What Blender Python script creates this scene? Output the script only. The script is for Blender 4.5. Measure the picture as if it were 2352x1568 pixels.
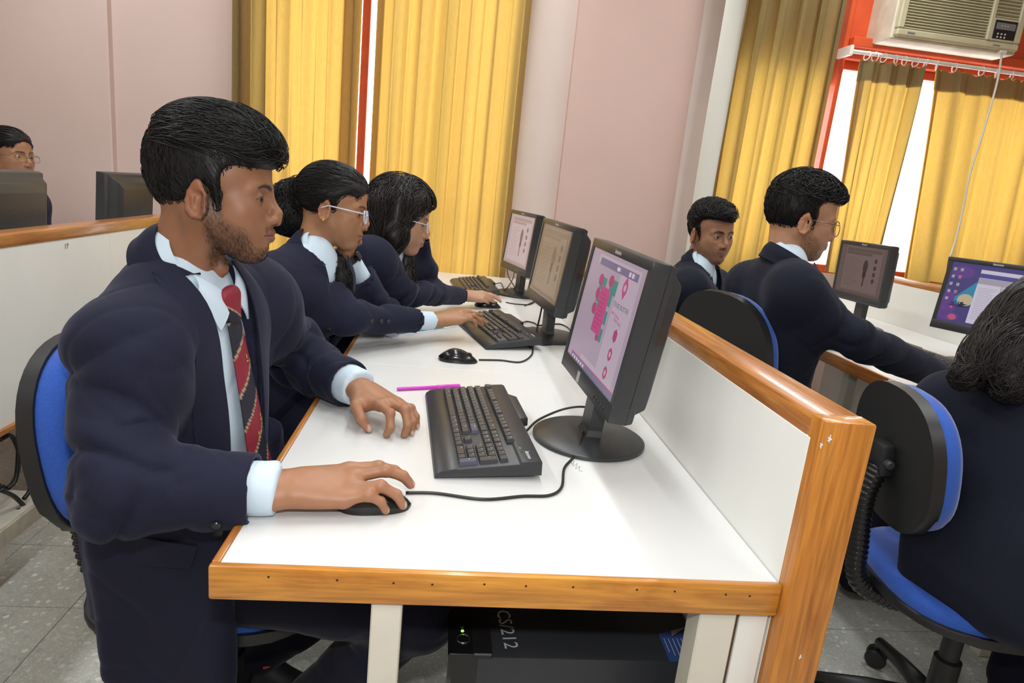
import bpy, bmesh, math, random
import numpy as np
from mathutils import Vector, Matrix, Euler
from mathutils.bvhtree import BVHTree

for _o in list(bpy.data.objects):
    bpy.data.objects.remove(_o, do_unlink=True)
SC = bpy.context.scene
COL = SC.collection

# ---------------------------------------------------------------- camera
CAM_POS = np.array([0.2615, -0.7337, 1.2356])
_p, _y, _r = 0.2293, 0.1152, 0.1029
FPX = 1477.66
_f = np.array([math.sin(_y)*math.cos(_p), math.cos(_y)*math.cos(_p), -math.sin(_p)])
_rt = np.array([math.cos(_y), -math.sin(_y), 0.0])
_up = np.cross(_rt, _f)
CR = math.cos(_r)*_rt + math.sin(_r)*_up
CU = -math.sin(_r)*_rt + math.cos(_r)*_up
CF = _f
_cd = bpy.data.cameras.new('camera')
_cd.sensor_width = 36.0
_cd.lens = FPX/2352*36.0
_cd.clip_start = 0.02
_co = bpy.data.objects.new('camera', _cd)
COL.objects.link(_co)
_m = Matrix.Identity(4)
for _i in range(3):
    _m[_i][0], _m[_i][1], _m[_i][2], _m[_i][3] = CR[_i], CU[_i], -CF[_i], CAM_POS[_i]
_co.matrix_world = _m
SC.camera = _co

# ---------------------------------------------------------------- exposure, world, lights
SC.view_settings.view_transform = 'Standard'
SC.view_settings.look = 'None'
SC.view_settings.exposure = 0.0
SC.view_settings.gamma = 1.0
SC.view_settings.use_curve_mapping = False

_w = bpy.data.worlds.new('overcast_sky')
SC.world = _w
_w.use_nodes = True
_bg = _w.node_tree.nodes['Background']
_bg.inputs[0].default_value = (0.93, 0.97, 1.0, 1)
_bg.inputs[1].default_value = 6.0

def area_light(name, loc, size, power, direction, color=(1, 1, 1)):
    ld = bpy.data.lights.new(name, 'AREA')
    ld.shape = 'RECTANGLE'
    ld.size, ld.size_y = size
    ld.energy = power
    ld.color = color
    lo = bpy.data.objects.new(name, ld)
    lo.location = loc
    lo.rotation_euler = Vector(direction).to_track_quat('-Z', 'Y').to_euler()
    COL.objects.link(lo)
    return lo
# the flash unit sitting on top of the camera
area_light('camera_flash', tuple(CAM_POS + CU*0.13 - CR*0.01), (0.05, 0.035), 6.0, tuple(CF - CU*0.03), (0.97, 1.0, 1.0))
# ceiling tube lamps of the room
for _x in (-1.5, 0.35, 2.2):
    for _yy in (-1.4, 0.6, 2.2):
        area_light('ceiling_tube_light', (_x, _yy, 2.93), (0.12, 1.2), 17.0, (0, 0, -1), (0.955, 0.99, 1.0))
# ---------------------------------------------------------------- helpers
RNG = np.random.default_rng(7)
random.seed(7)

def ray(u, w):
    return CF + CR*((u-1176)/FPX) - CU*((w-784)/FPX)

def at(u, w, axis, val):
    d = ray(u, w); i = 'xyz'.index(axis)
    return CAM_POS + d*((val-CAM_POS[i])/d[i])

def nrm(v):
    v = np.asarray(v, float)
    return v/(np.linalg.norm(v)+1e-12)

def tag(o, label=None, cat=None, group=None, kind=None):
    if label: o['label'] = label
    if cat: o['category'] = cat
    if group: o['group'] = group
    if kind: o['kind'] = kind
    return o

def empty(name, loc=(0, 0, 0), rz=0.0, label=None, cat=None, group=None):
    o = bpy.data.objects.new(name, None)
    o.empty_display_size = 0.05
    o.location = loc
    o.rotation_euler = (0, 0, rz)
    COL.objects.link(o)
    return tag(o, label, cat, group)

def mesh(name, V, F, smooth=False):
    me = bpy.data.meshes.new(name)
    V = np.asarray(V, dtype=np.float64)
    me.from_pydata(V.tolist() if len(V) < 20000 else V.tolist(), [], [tuple(f) for f in F])
    if smooth:
        me.polygons.foreach_set('use_smooth', np.ones(len(me.polygons), dtype=bool))
    me.update()
    return me

def mesh_np(name, V, Q, smooth=True):
    """quads/tris array -> mesh, fast"""
    me = bpy.data.meshes.new(name)
    V = np.asarray(V, dtype=np.float32); Q = np.asarray(Q, dtype=np.int32)
    n = Q.shape[1]
    me.vertices.add(len(V)); me.vertices.foreach_set('co', V.ravel())
    me.loops.add(Q.size); me.loops.foreach_set('vertex_index', Q.ravel())
    me.polygons.add(len(Q))
    me.polygons.foreach_set('loop_start', np.arange(0, Q.size, n, dtype=np.int32))
    me.polygons.foreach_set('loop_total', np.full(len(Q), n, dtype=np.int32))
    me.update(calc_edges=True)
    me.validate()
    me.polygons.foreach_set('use_smooth', np.full(len(me.polygons), smooth, dtype=bool))
    return me

def link(name, me, mat=None, parent=None, loc=None, rot=None, label=None):
    o = bpy.data.objects.new(name, me)
    if mat is not None and len(me.materials) == 0:
        me.materials.append(mat)
    if parent is not None:
        o.parent = parent
    if loc is not None: o.location = loc
    if rot is not None: o.rotation_euler = rot
    if label: o['label'] = label
    COL.objects.link(o)
    return o

def struct(o):
    o['kind'] = 'structure'
    return o

class MB:
    """collects pieces into one mesh"""
    def __init__(s): s.V = []; s.F = []
    def add(s, V, F, M=None):
        n = len(s.V)
        for v in V:
            if M is not None: v = M @ Vector(v)
            s.V.append(tuple(v))
        for f in F: s.F.append(tuple(i+n for i in f))
        return s
    def box(s, lo, hi, bev=0.0, M=None, seg=1):
        V, F = box_vf(lo, hi, bev, seg)
        return s.add(V, F, M)
    def tube(s, P, R, n=8, caps=True, M=None):
        V, F = tube_vf(P, R, n, caps)
        return s.add(V, F, M)
    def lathe(s, prof, n=32, M=None):
        V, F = lathe_vf(prof, n)
        return s.add(V, F, M)
    def quad(s, a, b, c, d): return s.add([a, b, c, d], [(0, 1, 2, 3)])
    def build(s, name, mat=None, parent=None, smooth=False, loc=None, rot=None, label=None, auto=None):
        me = mesh(name, s.V, s.F, smooth or auto is not None)
        if auto is not None: me.set_sharp_from_angle(angle=math.radians(auto))
        return link(name, me, mat, parent, loc, rot, label)

def bm_out(bm):
    bm.verts.index_update()
    V = [tuple(v.co) for v in bm.verts]; F = [tuple(v.index for v in f.verts) for f in bm.faces]
    bm.free()
    return V, F

def box_vf(lo, hi, bev=0.0, seg=1):
    x0, y0, z0 = lo; x1, y1, z1 = hi
    V = [(x0, y0, z0), (x1, y0, z0), (x1, y1, z0), (x0, y1, z0), (x0, y0, z1), (x1, y0, z1), (x1, y1, z1), (x0, y1, z1)]
    F = [(0, 3, 2, 1), (4, 5, 6, 7), (0, 1, 5, 4), (1, 2, 6, 5), (2, 3, 7, 6), (3, 0, 4, 7)]
    if bev <= 0: return V, F
    bm = bmesh.new()
    vs = [bm.verts.new(v) for v in V]
    for f in F: bm.faces.new([vs[i] for i in f])
    bmesh.ops.bevel(bm, geom=bm.edges[:], offset=bev, segments=seg, profile=0.5, affect='EDGES')
    return bm_out(bm)

def frames(P):
    P = np.asarray(P, float)
    T = np.gradient(P, axis=0); T /= np.linalg.norm(T, axis=1)[:, None]+1e-12
    up = np.array([0, 0, 1.0]) if abs(T[0][2]) < .9 else np.array([1.0, 0, 0])
    N = np.zeros_like(P); n = nrm(np.cross(T[0], up))
    for i in range(len(P)):
        n = nrm(n - T[i]*np.dot(n, T[i])); N[i] = n
    return T, N, np.cross(T, N)

def tube_vf(P, R, n=8, caps=True):
    P = np.asarray(P, float); R = np.broadcast_to(np.asarray(R, float), (len(P),))
    T, N, B = frames(P)
    a = np.linspace(0, 2*np.pi, n, endpoint=False)
    V = []
    for i in range(len(P)):
        V += [tuple(P[i]+R[i]*(math.cos(t)*N[i]+math.sin(t)*B[i])) for t in a]
    F = []
    for i in range(len(P)-1):
        for j in range(n):
            k = (j+1) % n
            F.append((i*n+j, i*n+k, (i+1)*n+k, (i+1)*n+j))
    if caps:
        F.append(tuple(range(n-1, -1, -1))); F.append(tuple(range((len(P)-1)*n, len(P)*n)))
    return V, F

def lathe_vf(prof, n=32):
    V = []; F = []; m = len(prof)
    for r, z in prof:
        for j in range(n):
            t = 2*math.pi*j/n
            V.append((r*math.cos(t), r*math.sin(t), z))
    for i in range(m-1):
        for j in range(n):
            k = (j+1) % n
            F.append((i*n+j, i*n+k, (i+1)*n+k, (i+1)*n+j))
    F.append(tuple(range(n-1, -1, -1))); F.append(tuple(range((m-1)*n, m*n)))
    return V, F

def prism_vf(poly, z0, z1, bev=0.0, seg=2):
    """extrude a 2d outline (x,y ccw) from z0 to z1 with bevelled rims"""
    bm = bmesh.new()
    b = [bm.verts.new((x, y, z0)) for x, y in poly]
    t = [bm.verts.new((x, y, z1)) for x, y in poly]
    bm.faces.new(b[::-1]); bm.faces.new(t)
    n = len(poly)
    for i in range(n):
        bm.faces.new((b[i], b[(i+1) % n], t[(i+1) % n], t[i]))
    if bev > 0:
        rim = [e for e in bm.edges if abs(e.verts[0].co.z-e.verts[1].co.z) < 1e-9]
        bmesh.ops.bevel(bm, geom=rim, offset=bev, segments=seg, profile=0.5, affect='EDGES')
    return bm_out(bm)

def spline(P, n=40):
    """Catmull-Rom through the points"""
    P = np.asarray(P, float); Q = np.vstack([2*P[0]-P[1], P, 2*P[-1]-P[-2]])
    out = []
    for t in np.linspace(0, len(P)-1-1e-9, n):
        i = int(t); f = t-i
        p0, p1, p2, p3 = Q[i:i+4]
        out.append(0.5*((2*p1)+(-p0+p2)*f+(2*p0-5*p1+4*p2-p3)*f*f+(-p0+3*p1-3*p2+p3)*f**3))
    return np.array(out)

_TXT = {}
def _text_mesh(s):
    """glyph outlines of a string at size 1, centred"""
    if s not in _TXT:
        cu = bpy.data.curves.new('t', 'FONT')
        cu.body = s; cu.size = 1.0; cu.align_x = 'CENTER'; cu.align_y = 'CENTER'; cu.resolution_u = 2
        t = bpy.data.objects.new('tmp', cu)
        me = t.to_mesh()
        _TXT[s] = ([tuple(v.co) for v in me.vertices], [tuple(p.vertices) for p in me.polygons])
        t.to_mesh_clear(); bpy.data.objects.remove(t); bpy.data.curves.remove(cu)
    return _TXT[s]

def text_vf(s, size, M):
    V, F = _text_mesh(s)
    return [tuple(M @ (Vector(v)*size)) for v in V], F

def text(name, s, size, mat, M, parent=None, label=None):
    V, F = text_vf(s, size, M)
    return link(name, mesh(name, V, F), mat, parent, label=label)

def frame_m(o, x, y, z):
    """matrix from an origin and three axes"""
    m = Matrix.Identity(4)
    for i in range(3):
        m[i][0], m[i][1], m[i][2], m[i][3] = float(x[i]), float(y[i]), float(z[i]), float(o[i])
    return m

# ---------------------------------------------------------------- materials
MATS = {}
def mat(name, color, rough=0.5, spec=0.5, metal=0.0, noise=0.0, nscale=20.0, bump=0.0, bscale=200.0, sheen=0.0, coat=0.0, stretch=None, sheen_tint=None):
    if name in MATS: return MATS[name]
    m = bpy.data.materials.new(name); m.use_nodes = True
    nt = m.node_tree; b = nt.nodes['Principled BSDF']
    b.inputs['Base Color'].default_value = (*color, 1)
    b.inputs['Roughness'].default_value = rough
    b.inputs['Specular IOR Level'].default_value = spec
    b.inputs['Metallic'].default_value = metal
    if sheen:
        b.inputs['Sheen Weight'].default_value = sheen
        b.inputs['Sheen Roughness'].default_value = 0.4
        if sheen_tint: b.inputs['Sheen Tint'].default_value = (*sheen_tint, 1)
    if coat: b.inputs['Coat Weight'].default_value = coat
    tc = nt.nodes.new('ShaderNodeTexCoord'); mp = nt.nodes.new('ShaderNodeMapping')
    nt.links.new(tc.outputs['Object'], mp.inputs[0])
    if stretch: mp.inputs['Scale'].default_value = stretch
    if noise:
        n = nt.nodes.new('ShaderNodeTexNoise'); n.inputs['Scale'].default_value = nscale; n.inputs['Detail'].default_value = 6
        nt.links.new(mp.outputs[0], n.inputs['Vector'])
        r = nt.nodes.new('ShaderNodeMapRange')
        r.inputs['From Min'].default_value = 0.25; r.inputs['From Max'].default_value = 0.75
        r.inputs['To Min'].default_value = 1-noise; r.inputs['To Max'].default_value = 1+noise
        nt.links.new(n.outputs[0], r.inputs['Value'])
        mx = nt.nodes.new('ShaderNodeMix'); mx.data_type = 'RGBA'; mx.blend_type = 'MULTIPLY'
        mx.inputs[0].default_value = 1.0
        mx.inputs[6].default_value = (*color, 1)
        nt.links.new(r.outputs[0], mx.inputs[7])
        nt.links.new(mx.outputs[2], b.inputs['Base Color'])
    if bump:
        n2 = nt.nodes.new('ShaderNodeTexNoise'); n2.inputs['Scale'].default_value = bscale; n2.inputs['Detail'].default_value = 3
        nt.links.new(mp.outputs[0], n2.inputs['Vector'])
        bp = nt.nodes.new('ShaderNodeBump'); bp.inputs['Strength'].default_value = bump; bp.inputs['Distance'].default_value = 0.002
        nt.links.new(n2.outputs[0], bp.inputs['Height']); nt.links.new(bp.outputs[0], b.inputs['Normal'])
    MATS[name] = m
    return m

def emit(name, color, strength=1.0, gloss=0.25):
    if name in MATS: return MATS[name]
    m = bpy.data.materials.new(name); m.use_nodes = True
    b = m.node_tree.nodes['Principled BSDF']
    b.inputs['Base Color'].default_value = (0.01, 0.01, 0.01, 1)
    b.inputs['Roughness'].default_value = gloss
    b.inputs['Emission Color'].default_value = (*color, 1)
    b.inputs['Emission Strength'].default_value = strength
    MATS[name] = m
    return m

def wood_mat(name, axis, c1=(0.66, 0.29, 0.042), c2=(0.42, 0.145, 0.02), rough=0.32):
    m = bpy.data.materials.new(name); m.use_nodes = True
    nt = m.node_tree; b = nt.nodes['Principled BSDF']
    tc = nt.nodes.new('ShaderNodeTexCoord'); mp = nt.nodes.new('ShaderNodeMapping')
    s = [9.0, 9.0, 9.0]; s['xyz'.index(axis)] = 0.9
    mp.inputs['Scale'].default_value = s
    nt.links.new(tc.outputs['Object'], mp.inputs[0])
    n1 = nt.nodes.new('ShaderNodeTexNoise'); n1.inputs['Scale'].default_value = 3.2; n1.inputs['Detail'].default_value = 8; n1.inputs['Roughness'].default_value = 0.62; n1.inputs['Distortion'].default_value = 1.6
    nt.links.new(mp.outputs[0], n1.inputs['Vector'])
    cr = nt.nodes.new('ShaderNodeValToRGB')
    cr.color_ramp.elements[0].position = 0.33; cr.color_ramp.elements[0].color = (*c2, 1)
    cr.color_ramp.elements[1].position = 0.62; cr.color_ramp.elements[1].color = (*c1, 1)
    nt.links.new(n1.outputs[0], cr.inputs[0])
    # fine dark pores
    mp2 = nt.nodes.new('ShaderNodeMapping'); s2 = [140.0]*3; s2['xyz'.index(axis)] = 6.0
    mp2.inputs['Scale'].default_value = s2
    nt.links.new(tc.outputs['Object'], mp2.inputs[0])
    n2 = nt.nodes.new('ShaderNodeTexNoise'); n2.inputs['Scale'].default_value = 1.5; n2.inputs['Detail'].default_value = 4
    nt.links.new(mp2.outputs[0], n2.inputs['Vector'])
    mr = nt.nodes.new('ShaderNodeMapRange'); mr.inputs['From Min'].default_value = 0.3; mr.inputs['From Max'].default_value = 0.6; mr.inputs['To Min'].default_value = 0.72; mr.inputs['To Max'].default_value = 1.06
    nt.links.new(n2.outputs[0], mr.inputs['Value'])
    mx = nt.nodes.new('ShaderNodeMix'); mx.data_type = 'RGBA'; mx.blend_type = 'MULTIPLY'; mx.inputs[0].default_value = 1
    nt.links.new(cr.outputs[0], mx.inputs[6]); nt.links.new(mr.outputs[0], mx.inputs[7])
    nt.links.new(mx.outputs[2], b.inputs['Base Color'])
    b.inputs['Roughness'].default_value = rough
    b.inputs['Coat Weight'].default_value = 0.35; b.inputs['Coat Roughness'].default_value = 0.12
    bp = nt.nodes.new('ShaderNodeBump'); bp.inputs['Strength'].default_value = 0.12; bp.inputs['Distance'].default_value = 0.002
    nt.links.new(n2.outputs[0], bp.inputs['Height']); nt.links.new(bp.outputs[0], b.inputs['Normal'])
    MATS[name] = m
    return m

WOODX = wood_mat('varnished_wood_x', 'x')
WOODY = wood_mat('varnished_wood_y', 'y', (0.52, 0.215, 0.05), (0.33, 0.105, 0.022), 0.28)
WOODZ = wood_mat('varnished_wood_z', 'z', (0.58, 0.23, 0.035), (0.40, 0.13, 0.018))
LAM = mat('white_laminate', (0.70, 0.70, 0.685), 0.32, 0.4, noise=0.02, nscale=6)
PANEL = mat('off_white_panel', (0.84, 0.845, 0.80), 0.4, 0.4, noise=0.035, nscale=5)
CREAM = mat('cream_paint', (0.70, 0.67, 0.57), 0.45, 0.4, noise=0.05, nscale=12)
BLK = mat('black_plastic', (0.013, 0.013, 0.014), 0.42, 0.5, bump=0.05, bscale=900)
GLOSSBLK = mat('gloss_black_plastic', (0.010, 0.010, 0.011), 0.16, 0.5)
GREYP = mat('charcoal_plastic', (0.030, 0.032, 0.035), 0.38, 0.5, bump=0.06, bscale=900)
KEYM = mat('keycap_plastic', (0.042, 0.044, 0.050), 0.35, 0.5)
KEYB = mat('keycap_plastic_blue_grey', (0.075, 0.078, 0.12), 0.4, 0.5)
CASE = mat('dark_steel_case', (0.035, 0.038, 0.045), 0.42, 0.5, noise=0.06, nscale=30)
BLUE = mat('blue_upholstery', (0.035, 0.105, 0.46), 0.85, 0.2, noise=0.12, nscale=260, bump=0.35, bscale=600, sheen=0.5)
WHITEP = mat('white_print', (0.78, 0.78, 0.78), 0.5)
CABLE = mat('black_cable', (0.012, 0.012, 0.012), 0.4)
WCABLE = mat('white_cable', (0.72, 0.70, 0.64), 0.4)
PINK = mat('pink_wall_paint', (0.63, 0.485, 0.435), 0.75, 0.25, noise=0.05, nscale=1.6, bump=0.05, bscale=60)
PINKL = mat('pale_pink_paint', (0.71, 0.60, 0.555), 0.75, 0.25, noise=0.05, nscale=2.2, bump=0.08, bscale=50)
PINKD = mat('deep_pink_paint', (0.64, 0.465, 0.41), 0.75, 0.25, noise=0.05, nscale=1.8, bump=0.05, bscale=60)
RED = mat('red_oxide_paint', (0.62, 0.085, 0.022), 0.42, 0.4, noise=0.16, nscale=7, bump=0.1, bscale=40)
CEIL = mat('ceiling_white', (0.8, 0.79, 0.77), 0.8)
# ================================================================ THE ROOM
WY = 3.10            # inner face of the far wall
H = 0.75             # desk height
DW = 0.75            # desk depth (x)
PT = 0.993           # top of the partitions
RX0, RX1, RY0, RH = -3.6, 4.3, -2.7, 3.0

def floor_mat():
    m = bpy.data.materials.new('terrazzo'); m.use_nodes = True
    nt = m.node_tree; b = nt.nodes['Principled BSDF']
    tc = nt.nodes.new('ShaderNodeTexCoord')
    mp = nt.nodes.new('ShaderNodeMapping')
    nt.links.new(tc.outputs['Object'], mp.inputs[0])
    oi = nt.nodes.new('ShaderNodeObjectInfo')
    vm = nt.nodes.new('ShaderNodeVectorMath'); vm.operation = 'SCALE'
    vm.inputs['Scale'].default_value = 13.0
    cmb = nt.nodes.new('ShaderNodeCombineXYZ')
    nt.links.new(oi.outputs['Random'], cmb.inputs[0]); nt.links.new(oi.outputs['Random'], cmb.inputs[1])
    nt.links.new(cmb.outputs[0], vm.inputs[0]); nt.links.new(vm.outputs[0], mp.inputs['Location'])
    def chips(scale, lo, hi):
        v = nt.nodes.new('ShaderNodeTexVoronoi'); v.inputs['Scale'].default_value = scale; v.inputs['Randomness'].default_value = 1
        n = nt.nodes.new('ShaderNodeTexNoise'); n.inputs['Scale'].default_value = scale*1.6
        nt.links.new(mp.outputs[0], n.inputs['Vector'])
        ad = nt.nodes.new('ShaderNodeMixRGB'); ad.blend_type = 'ADD'; ad.inputs[0].default_value = 0.012
        nt.links.new(mp.outputs[0], ad.inputs[1]); nt.links.new(n.outputs['Color'], ad.inputs[2])
        nt.links.new(ad.outputs[0], v.inputs['Vector'])
        cr = nt.nodes.new('ShaderNodeValToRGB')
        cr.color_ramp.elements[0].position = lo; cr.color_ramp.elements[0].color = (1, 1, 1, 1)
        cr.color_ramp.elements[1].position = hi; cr.color_ramp.elements[1].color = (0, 0, 0, 1)
        nt.links.new(v.outputs['Distance'], cr.inputs[0])
        return v, cr
    v1, c1 = chips(50, 0.32, 0.37)
    v2, c2 = chips(130, 0.30, 0.36)
    base = nt.nodes.new('ShaderNodeTexNoise'); base.inputs['Scale'].default_value = 5
    nt.links.new(tc.outputs['Object'], base.inputs['Vector'])
    br = nt.nodes.new('ShaderNodeValToRGB')
    br.color_ramp.elements[0].color = (0.40, 0.41, 0.365, 1); br.color_ramp.elements[1].color = (0.54, 0.55, 0.50, 1)
    nt.links.new(base.outputs[0], br.inputs[0])
    chipc = nt.nodes.new('ShaderNodeValToRGB')
    e = chipc.color_ramp.elements
    e[0].color = (0.62, 0.61, 0.56, 1); e[1].color = (0.88, 0.87, 0.82, 1)
    e2 = chipc.color_ramp.elements.new(0.35); e2.color = (0.40, 0.41, 0.37, 1)
    nt.links.new(v1.outputs['Color'], chipc.inputs[0])
    m1 = nt.nodes.new('ShaderNodeMixRGB'); nt.links.new(c2.outputs[0], m1.inputs[0]); nt.links.new(br.outputs[0], m1.inputs[1]); m1.inputs[2].default_value = (0.62, 0.61, 0.55, 1)
    m2 = nt.nodes.new('ShaderNodeMixRGB'); nt.links.new(c1.outputs[0], m2.inputs[0]); nt.links.new(m1.outputs[0], m2.inputs[1]); nt.links.new(chipc.outputs[0], m2.inputs[2])
    nt.links.new(m2.outputs[0], b.inputs['Base Color'])
    b.inputs['Roughness'].default_value = 0.33
    return m
TERR = floor_mat()

# floor slab and the terrazzo tiles that show
fl = struct(MB().box((RX0, RY0, -0.1), (RX1, WY+.2, -0.006)).build('floor', mat('floor_mortar', (0.22, 0.21, 0.19), 0.8, noise=.1)))
TS = 0.30
tv, tf = box_vf((-TS/2+.0012, -TS/2+.0012, -.012), (TS/2-.0012, TS/2-.0012, 0), 0.0012)
tme = mesh('floor_tile', tv, tf); tme.materials.append(TERR)
for i in range(-6, 9):
    for j in range(-2, 10):
        o = link('tile', tme, None, fl, loc=(i*TS+.06, j*TS+.02+TS/2, 0))
        o.rotation_euler = (0, 0, (i*3+j*5) % 4*math.pi/2)
# outer floor strips (outside the view) that complete the level
rest = MB()
x0t, x1t, y0t, y1t = -6*TS+.06-TS/2, 8*TS+.06+TS/2, -2*TS+.02, 9*TS+.02+TS
for lo, hi in (((RX0, RY0), (x0t, WY)), ((x1t, RY0), (RX1, WY)), ((x0t, RY0), (x1t, y0t)), ((x0t, y1t), (x1t, WY))):
    if hi[0] > lo[0] and hi[1] > lo[1]:
        rest.box((lo[0], lo[1], -.012), (hi[0], hi[1], 0))
rest.build('floor_margin', TERR, fl)

# walls; the far wall has two openings
def wx(u, w=0, y=WY): return float(at(u, w, 'y', y)[0])
O1 = (-0.80, 0.60, 0.50, 2.75)
O2 = (1.80, 4.0, 0.93, 2.17)
T = 0.22
wb = MB()
def wallbox(x0, x1, z0, z1): wb.box((x0, WY, z0), (x1, WY+T, z1))
wallbox(RX0, O1[0], 0, RH); wallbox(O1[0], O1[1], 0, O1[2]); wallbox(O1[0], O1[1], O1[3], RH)
wallbox(O1[1], O2[0], 0, RH); wallbox(O2[0], O2[1], 0, O2[2]); wallbox(O2[1], RX1, 0, RH)
wallbox(O2[0], O2[1], O2[3], RH)
wallbox(O2[0], wx(1938, 60, 3.1), 2.02, O2[3])
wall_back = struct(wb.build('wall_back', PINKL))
# pilaster on the left and the column right of the first window
px = wx(246, 60, 3.02)
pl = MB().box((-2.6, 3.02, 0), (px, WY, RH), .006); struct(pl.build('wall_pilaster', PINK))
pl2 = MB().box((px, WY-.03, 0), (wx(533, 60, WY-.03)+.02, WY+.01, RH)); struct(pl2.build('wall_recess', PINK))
c0, c1, c2 = wx(1322, 100, 3.04), wx(1545, 100, 3.04), wx(1604, 100, 3.09)
V, F = prism_vf([(c0, WY+.01), (c0, 3.05), (c1-.10, 3.04), (c1, 3.055), (c2, WY-.004), (c2, WY+.01)], 0, RH)
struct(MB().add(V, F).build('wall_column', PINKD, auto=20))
struct(MB().box((RX0-.15, RY0, 0), (RX0, WY+T, RH)).build('wall_left', PINK))
struct(MB().box((RX1, RY0, 0), (RX1+.15, WY+T, RH)).build('wall_right', PINK))
struct(MB().box((RX0-.15, RY0-.15, 0), (RX1+.15, RY0, RH)).build('wall_front', PINK))
struct(MB().box((RX0-.15, RY0-.15, RH), (RX1+.15, WY+T, RH+.1)).build('ceiling', CEIL))

# window glass
gm = bpy.data.materials.new('window_glass'); gm.use_nodes = True
nt = gm.node_tree; nt.nodes.clear()
out = nt.nodes.new('ShaderNodeOutputMaterial'); tr = nt.nodes.new('ShaderNodeBsdfTransparent'); gl = nt.nodes.new('ShaderNodeBsdfGlossy')
gl.inputs['Roughness'].default_value = 0.03; mxs = nt.nodes.new('ShaderNodeMixShader'); mxs.inputs[0].default_value = 0.06
nt.links.new(tr.outputs[0], mxs.inputs[1]); nt.links.new(gl.outputs[0], mxs.inputs[2]); nt.links.new(mxs.outputs[0], out.inputs[0])
GLASS = gm

def window(n, o, mull, bars, parent_mat=RED):
    x0, x1, z0, z1 = o
    w = struct(empty('window_%d' % n, ((x0+x1)/2, WY+.1, z0)))
    def part(name, lo, hi, m, bev=.004):
        V, F = box_vf(lo, hi, bev)
        ob = MB().add(V, F).build(name, m)
        ob.parent = w; ob.matrix_parent_inverse = Matrix.Translation(Vector(w.location)).inverted()
        return ob
    y0, y1 = WY+.02, WY+.09
    part('frame_jamb', (x0, y0, z0), (x0+.05, y1, z1), parent_mat); part('frame_jamb', (x1-.05, y0, z0), (x1, y1, z1), parent_mat)
    part('frame_sill', (x0+.05, y0, z0), (x1-.05, y1, z0+.05), parent_mat); part('frame_head', (x0+.05, y0, z1-.05), (x1-.05, y1, z1), parent_mat)
    xs = [x0+.05] + sorted(mull) + [x1-.05]
    for m in mull: part('frame_mullion', (m-.022, y0, z0+.05), (m+.022, y1, z1-.05), parent_mat)
    for b in bars: part('frame_crossbar', (x0+.05, y0+.012, b-.018), (x1-.05, y1-.012, b+.018), parent_mat)
    for a, b in zip(xs[:-1], xs[1:]):
        part('pane', (a, y0+.034, z0+.05), (b, y0+.037, z1-.05), GLASS, 0)
    return w
window(1, O1, [-0.262, 0.17], [1.02])
window(2, O2, [3.25], [])

# red post and red boarding round the air conditioner
xr = wx(1947, 60, 3.03)
struct(MB().box((xr, 3.03, 0.9), (xr+.028, WY+.01, RH), .004).build('trim_1', RED))
struct(MB().box((xr+.028, 3.055, 2.165), (RX1, WY+.01, RH), .003).build('trim_2', RED))
zz = float(at(2150, 108, 'y', 3.0)[2])
struct(MB().box((xr+.03, 2.985, zz-.055), (RX1, 3.06, zz-.005), .004).build('trim_3', RED))

# ---------------------------------------------------------------- curtains
def curtain_mat():
    m = bpy.data.materials.new('curtain_cloth'); m.use_nodes = True
    nt = m.node_tree; nt.nodes.clear()
    out = nt.nodes.new('ShaderNodeOutputMaterial')
    tc = nt.nodes.new('ShaderNodeTexCoord'); mp = nt.nodes.new('ShaderNodeMapping'); mp.inputs['Scale'].default_value = (260, 260, 26)
    nt.links.new(tc.outputs['Object'], mp.inputs[0])
    n = nt.nodes.new('ShaderNodeTexNoise'); n.inputs['Scale'].default_value = 1.0; n.inputs['Detail'].default_value = 3
    nt.links.new(mp.outputs[0], n.inputs['Vector'])
    def ramp(a, b):
        r = nt.nodes.new('ShaderNodeValToRGB'); r.color_ramp.elements[0].position = .3; r.color_ramp.elements[1].position = .7
        r.color_ramp.elements[0].color = (*a, 1); r.color_ramp.elements[1].color = (*b, 1)
        nt.links.new(n.outputs[0], r.inputs[0]); return r
    d = nt.nodes.new('ShaderNodeBsdfDiffuse'); t = nt.nodes.new('ShaderNodeBsdfTranslucent')
    nt.links.new(ramp((.27, .235, .115), (.31, .27, .135)).outputs[0], d.inputs['Color'])
    nt.links.new(ramp((.50, .295, .052), (.55, .335, .066)).outputs[0], t.inputs['Color'])
    ad = nt.nodes.new('ShaderNodeMixShader'); ad.inputs[0].default_value = 0.52
    nt.links.new(d.outputs[0], ad.inputs[1]); nt.links.new(t.outputs[0], ad.inputs[2])
    nt.links.new(ad.outputs[0], out.inputs[0])
    return m
CURT = curtain_mat()
LINING = mat('white_lining_cloth', (0.70, 0.69, 0.62), 0.8, 0.1)

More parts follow.
